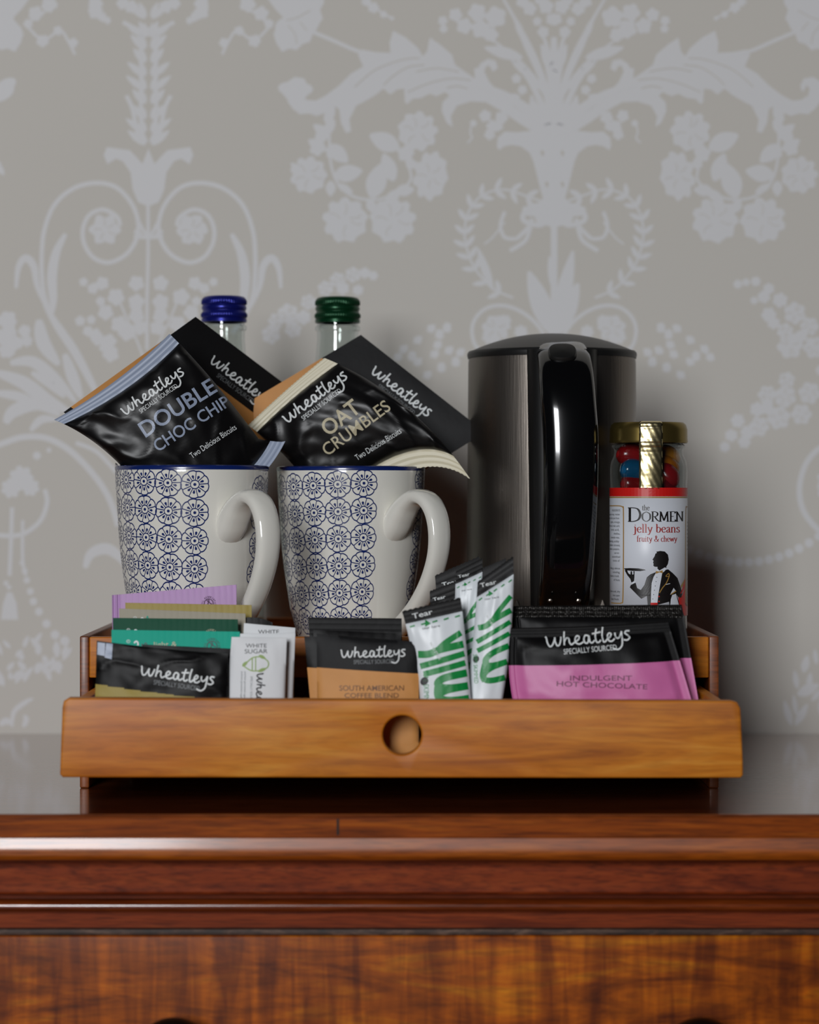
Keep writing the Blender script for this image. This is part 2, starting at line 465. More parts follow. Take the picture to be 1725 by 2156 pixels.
# ------------------------------------------------------------------ wallpaper damask (flat print on the wall)
def wallpaper():
    p = Print()
    rnd = random.Random(4)
    def Z(x0, y0, k): return lambda q: (x0 + q[0] / k, y0 + q[1] / k)
    def mir(pts, ax): return [(2 * ax - x, y) for (x, y) in pts]
    def both(kind, pts, ax, *a, **kw):
        for q in (pts, mir(pts, ax)) if ax else (pts,):
            getattr(p, kind)(q, *a, **kw)
    def blob(x, y, r, ax=None, pet=7, veins=False, ry=None):
        for xx in ((x, 2 * ax - x) if ax else (x,)):
            p.disc(xx, y, r, 0, n=28, scal=pet, amp=0.28, ry=ry, rot=rnd.random() * 3)
            if veins and r > 15:
                for a in range(5):
                    t = a * 1.2566 + rnd.random()
                    p.stroke([(xx + r * .25 * math.cos(t), y + r * .25 * math.sin(t)), (xx + r * .6 * math.cos(t + .25), y + r * .6 * math.sin(t + .25)), (xx + r * .8 * math.cos(t + .1), y + r * .8 * math.sin(t + .1))], 1.6, 1, lay=1.5)
    def leaf(a, b2, w, ax=None, bend=0):
        p.leaf(a[0], a[1], b2[0], b2[1], w, 0, bend=bend)
        if ax: p.leaf(2 * ax - a[0], a[1], 2 * ax - b2[0], b2[1], w, 0, bend=-bend)
    tp = lambda t: 0.35 + 0.9 * math.sin(math.pi * min(1, t * .95 + .05))
    tail = lambda t: 1.0 - 0.75 * t
    B, A = 1167, 313
    z = Z(560, 0, 2.782)
    # great acanthus scroll of the large bouquet
    ac = [(240, 530), (245, 500), (225, 460), (170, 450), (125, 480), (110, 540), (130, 600), (160, 640), (200, 670), (250, 665), (300, 680), (350, 660), (400, 620), (430, 640), (440, 720), (470, 780), (500, 770), (490, 700), (530, 620), (570, 600), (640, 560), (690, 520), (730, 555), (770, 525), (810, 520), (815, 600), (830, 610), (860, 580), (910, 575), (960, 550), (1000, 565), (1050, 540), (1075, 560), (1035, 600), (1030, 650), (1060, 720), (1095, 745), (1085, 680), (1120, 620), (1200, 595), (1290, 600), (1380, 650), (1480, 720), (1560, 770), (1560, 700), (1450, 620), (1380, 560), (1310, 480), (1280, 420), (1290, 390), (1310, 385), (1330, 420), (1360, 400), (1345, 355), (1300, 345), (1260, 370), (1240, 400), (1220, 400), (1225, 460), (1180, 430), (1110, 380), (1090, 320), (1020, 260), (960, 220), (945, 300), (920, 330), (890, 280), (820, 220), (745, 180), (725, 250), (730, 310), (640, 305), (560, 290), (540, 320), (570, 390), (500, 430), (430, 500), (350, 560), (290, 590), (240, 585), (200, 560), (190, 520), (210, 500), (225, 535)]
    both('poly', [z(q) for q in ac], B, 0)
    for ln in ([(1200, 470), (1080, 460), (950, 490), (830, 540)], [(1180, 520), (1120, 505), (1060, 515)], [(930, 380), (830, 395), (740, 450), (690, 500)], [(900, 340), (800, 350), (640, 410), (520, 510)], [(1130, 420), (1000, 400), (880, 420)]):
        both('stroke', [z(q) for q in ln], B, 2.4, 1, lay=1.5)
    both('stroke', [z(q) for q in ((270, 185), (400, 240), (540, 300), (660, 325))], B, 8, 0)
    fl = [(-30, -60), (60, 60), (110, 110), (60, 160), (45, 200), (60, 250), (95, 305), (140, 285), (180, 295), (215, 260), (260, 245), (275, 200), (300, 170), (320, 130), (335, 110), (318, 60), (340, 20), (345, -60)]
    fl = [z(q) for q in fl]
    for q in (fl, mir(fl, B), mir(fl, A), mir(fl, A - 854)): p.poly(q, 0)
    for ln in ([(120, 120), (190, 100), (260, 60)], [(130, 150), (170, 200), (180, 260)], [(200, 130), (240, 180)]):
        for ax in (None, B): both('stroke', [z(q) for q in ln], ax, 2, 1, lay=1.5)
    # roses and garland under the scroll
    for (x, y, r) in ((250, 1025, 100), (465, 1290, 122), (745, 1290, 124), (890, 770, 108)):
        c = z((x, y)); blob(c[0], c[1], r / 2.782, B, pet=9, veins=True)
    c = z((965, 1030)); blob(c[0], c[1], 94 / 2.782, B, pet=9, veins=True, ry=134 / 2.782)
    for (a, b2, w) in (((780, 870), (610, 790), 110), ((620, 1160), (680, 960), 120), ((750, 1060), (690, 900), 90), ((400, 1030), (565, 1000), 100), ((370, 800), (280, 730), 60), ((350, 880), (250, 820), 70), ((370, 850), (480, 950), 90), ((400, 700), (340, 800), 60), ((350, 720), (400, 620), 60), ((760, 1120), (870, 1110), 70), ((700, 1180), (800, 1110), 60), ((600, 1170), (640, 1250), 60), ((380, 1060), (380, 1150), 60), ((420, 1080), (510, 1130), 44)):
        leaf(z(a), z(b2), w / 2.782, B)
    for (x, y, r) in ((820, 900, 45), (850, 960, 30), (330, 790, 40), (300, 870, 40), (390, 890, 38)):
        c = z((x, y)); blob(c[0], c[1], r / 2.782, B, 5)
    both('stroke', [z(q) for q in ((380, 620), (372, 800), (380, 950), (420, 1070), (510, 1150), (640, 1170), (760, 1130), (850, 1050), (820, 930))], B, 6, 0)
    # bouquet in the urn
    z3 = Z(900, 0, 3.194)
    urn = [(853, 840), (760, 860), (690, 880), (600, 890), (520, 885), (475, 925), (468, 985), (482, 1010), (520, 985), (570, 975), (630, 985), (690, 1030), (715, 1090), (740, 1190), (765, 1290), (785, 1350), (640, 1395), (640, 1450), (770, 1460), (853, 1480)]
    urn = [z3(q) for q in urn]; p.poly(urn + mir(urn, B)[::-1][1:-1], 0)
    for (x, y0, y1) in ((770, 1010, 1050), (800, 1220, 1260), (905, 1010, 1050), (905, 1220, 1260)):
        p.leaf(*z3((x, y0)), *z3((x + 8, y1)), 7, 1, lay=1.5)
    for ln, w in (([(853, 860), (800, 600), (700, 330), (510, -10)], 13), ([(853, 860), (780, 560), (660, 300), (585, 120)], 14), ([(840, 860), (700, 560), (580, 410)], 14), ([(853, 860), (830, 560), (770, 300)], 15), ([(853, 860), (853, 560), (853, 250)], 26), ([(840, 880), (760, 760), (700, 650)], 13), ([(820, 880), (700, 760), (520, 640), (300, 560)], 24), ([(800, 640), (640, 430), (400, 240)], 9), ([(780, 880), (640, 800), (520, 720)], 18), ([(850, 500), (800, 300), (760, 190)], 10)):
        both('stroke', [z3(q) for q in ln], B, w, 0, taper=lambda t: 1.2 - .75 * t)
    for (a, b2, w) in (((640, 390), (385, 320), 80), ((700, 520), (565, 405), 50), ((650, 270), (590, 120), 46), ((720, 760), (700, 640), 46), ((830, 480), (770, 300), 60), ((760, 600), (640, 440), 56)):
        leaf(z3(a), z3(b2), w / 3.194, B)
    for (x, y, r) in ((460, 115, 66), (335, 85, 56), (190, 100, 42), (105, 140, 30), (360, 195, 58), (250, 175, 50), (110, 195, 26), (430, 235, 45), (780, 215, 36), (740, 145, 28), (840, 130, 38), (690, 60, 42), (800, 45, 46), (640, 10, 40), (760, -10, 40), (600, 530, 30), (640, 605, 30), (590, 665, 34), (690, 740, 34), (390, 780, 38), (500, 790, 40), (440, 850, 40), (420, 905, 34), (310, 830, 22), (480, 850, 30)):
        c = z3((x, y)); blob(c[0], c[1], r / 3.194, B, 5)
    both('stroke', [z3(q) for q in ((300, 830), (290, 890), (300, 930), (270, 960))], B, 4, 0)
    # laurel wreath, ribbon, stem
    lau = [z(q) for q in ((1640, 1190), (1530, 1150), (1390, 1110), (1260, 1150), (1185, 1250), (1165, 1370), (1185, 1480), (1230, 1580), (1330, 1690), (1450, 1745))]
    both('stroke', lau, B, 5, 0)
    cv = [Vector((q[0], q[1], 0)) for q in lau]; cv = catmull(cv, 3)
    for i in range(1, len(cv) - 1, 2):
        d = (cv[i + 1] - cv[i - 1]).normalized(); nn = Vector((-d.y, d.x, 0))
        for sgn in (1, -1):
            e = cv[i] - d * 19 + nn * sgn * (20 + 4 * rnd.random())
            leaf((cv[i].x, cv[i].y), (e.x, e.y), 11.5, B)
    for ln, w in (([(1640, 1200), (1530, 1230), (1510, 1290), (1600, 1320), (1650, 1290)], 11), ([(1400, 1240), (1375, 1320), (1400, 1390), (1470, 1400)], 8), ([(1470, 1400), (1540, 1330), (1560, 1280)], 9), ([(1430, 1470), (1520, 1410), (1550, 1330)], 9), ([(1400, 1300), (1330, 1390), (1280, 1430)], 4), ([(1600, 1330), (1590, 1260)], 8)):
        both('stroke', [z(q) for q in ln], B, w, 0)
    both('poly', [z(q) for q in ((1560, 1190), (1689, 1190), (1689, 1335), (1640, 1320), (1580, 1290))], B, 0)
    p.stroke([z(q) for q in ((1689, 1300), (1689, 1600), (1686, 1990))], 14, 0)
    for (a, b2, w) in (((1680, 1960), (1540, 1590), 120), ((1700, 1930), (1800, 1470), 90), ((1705, 1960), (1830, 1660), 110), ((1685, 1700), (1660, 1500), 40), ((1330, 1700), (1240, 1450), 50)):
        leaf(z(a), z(b2), w / 2.782)
    z4 = Z(780, 560, 3.026)
    both('stroke', [z4(q) for q in ((1130, 470), (1050, 360), (950, 285), (840, 252), (740, 270), (670, 335), (648, 420), (680, 520), (780, 570))], B, 8, 0)
    for (x, y, r) in ((800, 400, 80), (860, 350, 36), (760, 450, 45), (960, 420, 40)):
        c = z4((x, y)); blob(c[0], c[1], r / 3.026, B, 7, veins=True)
    both('stroke', [z4(q) for q in ((730, 380), (780, 330), (860, 340), (890, 400))], B, 5, 0)
    for (x, y) in ((850, 735), (880, 716), (908, 692), (926, 702), (942, 688), (915, 746), (946, 738), (960, 760), (880, 762), (930, 772), (900, 790), (868, 748), (838, 752), (970, 742), (922, 726)):
        leaf((x - 9, y + 6), (x + 9, y - 8 * rnd.choice((1, -1))), 11, B); blob(x, y, 8.5, B, 5)
    # second motif: lily, scrolls
    z5 = Z(0, 0, 2.782)
    lily = [z5(q) for q in ((870, 1210), (810, 1185), (778, 1110), (765, 1010), (720, 945), (680, 930), (630, 962), (608, 910), (625, 862), (700, 872), (760, 880), (800, 920), (835, 960), (870, 870))]
    p.poly(lily + mir(lily, A)[::-1][1:-1], 0)
    for i, y in enumerate((60, 170, 240, 320, 400, 480, 560, 650, 730, 800)):
        q = 110 + 25 * math.sin(i * 1.7)
        leaf(z5((850, y + 50)), z5((870 - q, y - 35)), 15, A); leaf(z5((858, y + 40)), z5((815, y - 45)), 12, A)
    both('stroke', [z5(q) for q in ((740, 560), (770, 620), (790, 700), (815, 830))], A, 9, 0)
    both('stroke', [z5(q) for q in ((810, 560), (830, 640), (825, 740), (860, 830))], A, 6, 0)
    both('stroke', [z5(q) for q in ((720, 130), (800, 170), (900, 210))], A, 9, 0)
    both('stroke', [z5(q) for q in ((800, 230), (870, 180), (900, 140))], A, 7, 0)
    for (x, y, r) in ((770, 40, 36), (560, 70, 40), (600, 100, 26), (630, 120, 20), (720, 20, 34), (250, 240, 34), (210, 80, 40), (290, 25, 44), (165, 140, 26), (340, 180, 26), (430, 250, 26), (560, 20, 40)):
        c = z5((x, y)); blob(c[0], c[1], r / 2.782, A, 5)
    both('stroke', [z5(q) for q in ((150, 140), (250, 235), (350, 180), (400, 240), (440, 320))], A, 6, 0)
    both('stroke', [z5(q) for q in ((150, 150), (230, 90), (320, 30))], A, 6, 0)
    both('stroke', [z5(q) for q in ((560, 40), (570, 90), (640, 140))], A, 5, 0)
    for c, rx, ry in (((20, 175), 84, 100), ((10, 530), 52, 95), ((0, 985), 18, 44)):
        for ax in (None, A): 
            q = z5(c); blob(q[0] if ax is None else 2 * A - q[0], q[1], rx / 2.782, None, 3, ry=ry / 2.782)
    scr = [z5(q) for q in ((380, 1950), (300, 1840), (262, 1740), (248, 1640), (245, 1500), (260, 1350), (320, 1200), (430, 1105), (560, 1072), (680, 1097), (770, 1190), (810, 1300), (800, 1400), (740, 1490), (640, 1538), (550, 1510), (495, 1430), (487, 1340), (525, 1260), (605, 1228), (685, 1270), (705, 1325))]
    both('stroke', scr, A, 9.5, 0)
    for ax in (0, 1):
        c = z5((615, 1345)); x = c[0] if not ax else 2 * A - c[0]
        blob(x, c[1], 28, None, 6, veins=True)
        for k in range(6):
            blob(x + 23 * math.cos(k * 1.047), c[1] + 23 * math.sin(k * 1.047), 10, None, 3)
    for ln, w in (([(785, 1385), (870, 1392)], 8), ([(800, 1270), (830, 1330), (866, 1395)], 7), ([(790, 1350), (830, 1380)], 10)):
        both('stroke', [z5(q) for q in ln], A, w, 0)
    p.stroke([z5(q) for q in ((868, 1200), (868, 1500), (862, 1760), (862, 2050))], 7.5, 0)
    both('stroke', [z5(q) for q in ((95, 1690), (108, 1570), (150, 1512), (198, 1560), (220, 1680), (270, 1800))], A, 13, 0, taper=tp)
    both('stroke', [z5(q) for q in ((385, 1370), (330, 1480), (305, 1620), (312, 1760), (300, 1860))], A, 17, 0, taper=tp)
    for (x, y, r) in ((800, 1660, 42), (800, 1770, 44), (800, 1850, 42), (820, 1920, 40), (600, 1660, 36), (545, 1690, 30), (490, 1652, 24), (680, 1740, 46), (620, 1830, 42), (590, 1765, 26), (470, 1880, 28), (700, 1900, 46), (560, 1960, 34), (640, 2000, 40)):
        c = z5((x, y)); blob(c[0], c[1], r / 2.782, A, 5)
    both('stroke', [z5(q) for q in ((690, 1740), (750, 1880), (800, 1990), (850, 2120))], A, 5, 0)
    z8 = Z(0, 560, 2.9125)
    for (x, y, r) in ((780, 405, 50), (600, 450, 36), (540, 400, 30), (680, 540, 46), (640, 500, 30), (560, 330, 26), (50, 330, 50), (60, 400, 40), (150, 400, 34), (100, 470, 40), (40, 520, 44)):
        c = z8((x, y)); blob(c[0], c[1], r / 2.9125, None, 5)
    # fan of leaves and ring to the left
    z9 = Z(0, 640, 5.133)
    for ln, w in (([(480, 0), (620, 240), (800, 500), (1000, 870), (1080, 1060)], 15), ([(420, 170), (470, 420), (640, 660)], 24), ([(700, 540), (790, 800), (880, 1020)], 20), ([(110, 640), (350, 625), (600, 810), (820, 1060)], 20), ([(-40, 740), (250, 850), (500, 1030), (760, 1170)], 24), ([(340, 740), (520, 850), (700, 1010)], 15), ([(60, 1290), (150, 1160), (400, 1085), (650, 1200)], 23), ([(330, 1370), (450, 1250), (620, 1250)], 14), ([(-60, 960), (200, 1000), (420, 1090)], 16)):
        p.stroke([z9(q) for q in ln], w, 0, taper=tp)
    p.stroke([z9(q) for q in ((-100, 1560), (50, 1500), (250, 1440), (500, 1450), (750, 1580), (1000, 1830), (1180, 2100), (1280, 2400))], 13, 0)
    p.stroke([z9(q) for q in ((820, 1500), (1050, 1600), (1260, 1820))], 9, 0)
    for (x, y, r) in ((400, 1640, 42), (530, 1580, 26), (230, 1880, 120), (120, 1990, 100), (330, 1980, 90), (60, 180, 80), (270, 290, 60), (50, 350, 90), (100, 480, 80), (290, 400, 60)):
        c = z9((x, y)); blob(c[0], c[1], r / 5.133, None, 7)
    for ln, w in (([(-20, 1650), (80, 1655), (160, 1635), (250, 1560), (290, 1450), (275, 1370)], 10), ([(75, 1480), (68, 1700), (60, 1900)], 9), ([(140, 1560), (140, 1800), (160, 1900)], 7)):
        p.stroke([z8(q) for q in ln], w, 0)
    z10 = Z(0, 1100, 4.688)
    p.poly([z10(q) for q in ((70, 690), (120, 690), (165, 800), (180, 960), (10, 960), (30, 800))], 0)
    for i, (x, y) in enumerate(((90, 640), (60, 600), (220, 400), (245, 480), (265, 570), (300, 680), (330, 780), (385, 880), (460, 1000), (545, 1110), (640, 1170))):
        c = z10((x, y)); blob(c[0], c[1], 5 + i * 0.5, None, 0)
    for k in range(34):
        x, y = rnd.uniform(0, 660), rnd.uniform(1200, 1620) + 0
        if x + (y - 1200) * 0.4 > 800: continue
        a = rnd.uniform(-2.4, -0.7); l = rnd.uniform(80, 170)
        leaf(z10((x, y)), z10((x + l * math.cos(a), y + l * math.sin(a))), rnd.uniform(8, 13))
    for ln, w in (([(840, 450), (900, 310), (1050, 260), (1180, 340), (1280, 480)], 19), ([(120, 2020), (140, 1870), (260, 1770), (330, 1740)], 9), ([(230, 2020), (260, 1950), (240, 1900)], 10), ([(0, 2000), (60, 1960), (120, 1990)], 12)):
        p.stroke([z10(q) for q in ln], w, 0, taper=tp)
    # sprays to the right
    z11 = Z(1300, 560, 2.913)
    for (x, y, r) in ((740, 112, 26), (790, 100, 22), (850, 95, 28), (930, 140, 32), (900, 190, 36), (840, 212, 22), (1000, 210, 42), (930, 300, 42), (960, 350, 36), (1090, 290, 62), (1030, 400, 46), (1060, 490, 72), (1180, 370, 52), (1210, 500, 62), (1130, 430, 36), (1040, 700, 46), (920, 790, 52), (1030, 800, 62), (1180, 780, 62), (860, 880, 42), (990, 930, 66), (1130, 910, 58), (870, 985, 56), (740, 950, 40), (700, 1040, 36), (780, 1080, 36), (660, 1110, 30), (800, 1020, 40), (920, 870, 40)):
        c = z11((x, y)); blob(c[0], c[1], r / 2.913, None, 6, veins=True)
    p.stroke([z11(q) for q in ((1290, 1090), (1215, 1140), (1150, 1230), (1118, 1370), (1142, 1500), (1215, 1600), (1290, 1650))], 12, 0)
    for (x, y, r) in ((1290, 1370, 60), (1250, 640, 30), (1270, 1300, 40)):
        c = z11((x, y)); blob(c[0], c[1], r / 2.913, None, 6)
    for i in range(15):
        t = i / 14
        x = 440 + 860 * t; y = 1740 + 380 * t * (1 - t) * (1 - 0.15 * t) - 130 * t ** 3
        c = z11((x, y)); blob(c[0], c[1], 9.5, None, 0)
    z12 = Z(1400, 1100, 4.686)
    for (a, b2, w) in (((1250, 2000), (1180, 1760), 70), ((1290, 2000), (1410, 1790), 80), ((1310, 1700), (1523, 1600), 110), ((1370, 1480), (1410, 1310), 80), ((1310, 1640), (1280, 1460), 60), ((1500, 1400), (1480, 1250), 50), ((1540, 1900), (1560, 1700), 70), ((1300, 1900), (1270, 1700), 50), ((1450, 1760), (1560, 1640), 60), ((1420, 1640), (1440, 1480), 60)):
        leaf(z12(a), z12(b2), w / 4.686)
    for (x, y, r) in ((350, 1690, 42), (420, 1640, 42), (510, 1610, 42), (580, 1600, 30), (630, 1615, 26), (450, 1690, 36), (540, 1700, 30), (130, 1840, 56), (60, 1880, 42), (250, 1770, 42), (30, 1960, 50), (160, 1930, 44), (220, 1860, 40)):
        c = z((x, y)); blob(c[0], c[1], r / 2.782, None, 6, veins=True)
    both('stroke', [z(q) for q in ((560, 10), (640, 50), (740, 110))], B, 5, 0)
    for (x, y, r) in ((590, 10, 26), (630, 45, 30), (690, 85, 20), (740, 108, 12)):
        c = z((x, y)); blob(c[0], c[1], r / 2.782, B, 5)
    o = p.lay_on('damask_print', lambda x, y: (at(x, y, WALL_Y), Vector((0, -1, 0))), [M['paper_print'], M['paper']], wall, step=1e9, eps=0.0001, unit=0.00008)
    o['kind'] = 'stuff'
    o['label'] = 'pale silvery damask flowers and scrolls printed on the wallpaper'
wallpaper()

# ------------------------------------------------------------------ chest of drawers
def extrude_x(prof, x0, x1, name, m, parent, bevel=0):
    n = len(prof)
    vs = [(x0, y, z) for (y, z) in prof] + [(x1, y, z) for (y, z) in prof]
    fs = [(i, (i + 1) % n, n + (i + 1) % n, n + i) for i in range(n)] + [tuple(range(n))[::-1], tuple(range(n, 2 * n))]
    return MB().add(vs, fs).build(name, m, parent, bevel=bevel, angle=35)

def zpx(py, D): return EYE - (py - HY) * D / F
chest = thing('chest_of_drawers', (0, 1.56, -0.85), 'polished reddish brown wooden chest of drawers against the wallpapered wall', 'chest')
XW = 0.43
def arc(cy, cz, r, a0, a1, n=8, ry=None):
    ry = ry or r
    return [(cy + r * math.cos(math.radians(a0 + (a1 - a0) * i / n)), cz + ry * math.sin(math.radians(a0 + (a1 - a0) * i / n))) for i in range(n + 1)]
yf = 1.335
# profiles are (y, z); y grows towards the wall
extrude_x([(1.7845, -0.0108), (1.7845, 0), (yf + 0.004, 0.0)] + arc(yf + 0.002, -0.002, 0.002, 90, 180, 4) + [(yf, -0.0108)], -XW - 0.01, XW + 0.01, 'top_board', M['top_wood'], chest)
# its front lipping, a lighter strip over the board's edge
extrude_x([(yf, -0.0112), (yf, -0.0012), (yf - 0.0012, -0.0016), (yf - 0.0012, -0.0112)], -XW - 0.01, XW + 0.01, 'edge_lipping', M['lipping_wood'], chest)
prof = [(1.36, -0.0112), (yf + 0.001, -0.0112), (yf - 0.0025, -0.0112), (yf - 0.0034, -0.0113), (yf - 0.0040, -0.0117), (yf - 0.0050, -0.0160), (yf - 0.0053, -0.0180), (yf - 0.0050, -0.0200), (yf - 0.0040, -0.0220), (yf - 0.0022, -0.0233), (yf + 0.001, -0.0235), (1.36, -0.0235)]
extrude_x(prof, -XW - 0.008, XW + 0.008, 'edge_moulding', M['mould_wood'], chest)
prof = [(1.40, -0.0235), (yf + 0.012, -0.0235), (yf + 0.0105, -0.028), (yf + 0.0075, -0.034), (yf + 0.005, -0.0402), (yf + 0.006, -0.0415), (1.40, -0.0415)]
extrude_x(prof, -XW, XW, 'frieze', M['frieze_wood'], chest)
extrude_x([(1.40, -0.0415), (yf + 0.016, -0.0415), (yf + 0.016, -0.0640), (1.40, -0.0640)], -XW, XW, 'recess_board', M['carcass_wood'], chest)
extrude_x([(1.36, -0.0447)] + arc(yf + 0.0135, -0.0482, 0.0055, 90, 270, 12, 0.0034) + [(1.36, -0.0516)], -XW, XW, 'bead', M['bead_wood'], chest)
# an old crack in the lipping
MB().box(-0.0369, -0.0357, yf - 0.00135, yf - 0.0010, -0.0104, -0.0022).build('crack', M['knob_wood'], chest, smooth=False)
# carcass
for sx in (-1, 1):
    MB().box(sx * XW - 0.009, sx * XW + 0.009, yf + 0.016, 1.775, -0.85, -0.0235).build('side_panel', M['carcass_wood'], chest, smooth=False, bevel=0.001)
MB().box(-XW + 0.009, XW - 0.009, 1.765, 1.775, -0.80, -0.0235).build('back_panel', M['carcass_wood'], chest, smooth=False)
extrude_x([(1.39, -0.85), (1.39, -0.78), (yf + 0.01, -0.78), (yf + 0.004, -0.79), (yf + 0.004, -0.85)], -XW - 0.004, XW + 0.004, 'plinth', M['frieze_wood'], chest)
dz = [(-0.0602, -0.235), (-0.243, -0.50), (-0.508, -0.775)]
for k, (z1, z0) in enumerate(dz):
    d = MB().box(-XW + 0.012, XW - 0.012, yf + 0.010, yf + 0.034, z0, z1 - 0.0032).build('drawer_front', M['veneer'], chest, bevel=0.0012)
    MB().box(-XW + 0.012, XW - 0.012, yf + 0.0106, yf + 0.034, z1 - 0.0032, z1).build('worn_top_edge', M['worn_edge'], d, bevel=0.0006)
    MB().box(-XW + 0.009, XW - 0.009, yf + 0.020, 1.76, z0 - 0.008, z0 - 0.0002).build('drawer_rail', M['carcass_wood'], chest, smooth=False)
    for kx in (-0.1187, 0.147):
        zc = -0.1208 if k == 0 else (z0 + z1) / 2
        prof = [(0.0, 0.036), (0.010, 0.0355), (0.016, 0.033), (0.0195, 0.028), (0.020, 0.022), (0.017, 0.016), (0.011, 0.011), (0.009, 0.006), (0.012, 0.002), (0.013, 0.0), (0.0, 0.0)]
        mb = MB().lathe(prof, 40)
        mb.v = [(kx + x, yf + 0.010 - z, zc + y) for (x, y, z) in mb.v]
        mb.build('drawer_knob', M['knob_wood'], d)

# ------------------------------------------------------------------ the hospitality tray
D1, D2 = 1.357, 1.4534
XL, XR = -0.1826, 0.1716
tray = thing('tea_tray', (-0.005, 1.55, 0.0), 'honey coloured wooden tea tray with a drawer standing on the chest top', 'tray')
for (x0, x1) in ((XL, XL + 0.0052), (XR - 0.0056, XR)):
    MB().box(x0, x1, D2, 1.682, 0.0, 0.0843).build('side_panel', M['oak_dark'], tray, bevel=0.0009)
MB().box(XL + 0.0053, XR - 0.0057, D2 - 0.0004, D2 + 0.007, 0.0612, 0.0838).build('front_rail', M['oak'], tray, bevel=0.0008)
MB().box(XL + 0.0053, XR - 0.0057, 1.675, 1.682, 0.0, 0.0838).build('back_rail', M['oak'], tray, bevel=0.0008)
MB().box(XL + 0.0052, XR - 0.0056, D2 + 0.007, 1.675, 0.0612, 0.067).build('deck', M['oak'], tray, smooth=False)
# drawer front with its round finger hole
def tray_front():
    out = [(132, 1637), (126, 1631), (127, 1600), (131, 1490), (134, 1476), (144, 1469.5), (500, 1472), (862, 1473.5), (1300, 1475), (1540, 1475.5), (1553, 1479), (1560, 1492), (1565, 1600), (1565.5, 1632), (1560, 1638), (1200, 1638), (862, 1637.5), (500, 1637)]
    hole = [(847 + 41 * math.cos(2 * math.pi * i / 40), 1548 + 41.5 * math.sin(2 * math.pi * i / 40)) for i in range(40)]
    bm = bmesh.new()
    es = []
    for loop in (out, hole):
        vs = [bm.verts.new(at(x, y, D1)) for (x, y) in loop]
        es += [bm.edges.new((vs[i], vs[(i + 1) % len(vs)])) for i in range(len(vs))]
    bmesh.ops.triangle_fill(bm, use_beauty=True, use_dissolve=False, edges=es)
    r = bmesh.ops.extrude_face_region(bm, geom=list(bm.faces))
    bmesh.ops.translate(bm, vec=(0, 0.010, 0), verts=[v for v in r['geom'] if isinstance(v, bmesh.types.BMVert)])
    bmesh.ops.recalc_face_normals(bm, faces=bm.faces)
    eds = [e for e in bm.edges if len(e.link_faces) == 2 and 1.2 < e.calc_face_angle(0)]
    bmesh.ops.bevel(bm, geom=eds, offset=0.0011, segments=3, profile=0.5, affect='EDGES', clamp_overlap=True)
    me = bpy.data.meshes.new('drawer_front'); bm.to_mesh(me); bm.free()
    me.materials.append(M['oak'])
    me.polygons.foreach_set('use_smooth', [True] * len(me.polygons)); me.set_sharp_from_angle(angle=math.radians(35))
    o = bpy.data.objects.new('drawer_front', me); scene.collection.objects.link(o)
    o.parent = tray; o.matrix_parent_inverse = Matrix.Translation(tray.location).inverted()
    o['label'] = 'honey wood drawer front with round finger hole'
tray_front()
for (x0, x1) in ((-0.1750, -0.1690), (0.1575, 0.1635)):
    MB().box(x0, x1, D1 + 0.010, 1.66, 0.018, 0.0556).build('drawer_side', M['oak'], tray, bevel=0.0008)
MB().box(-0.1690, 0.1575, D1 + 0.010, 1.66, 0.018, 0.0222).build('drawer_floor', M['oak'], tray, smooth=False)
for px in (636, 1058):
    x = (px - CX) * 1.40 / F
    MB().box(x - 0.002, x + 0.002, D1 + 0.010, 1.52, 0.0222, 0.050).build('divider', M['oak'], tray, bevel=0.0005)

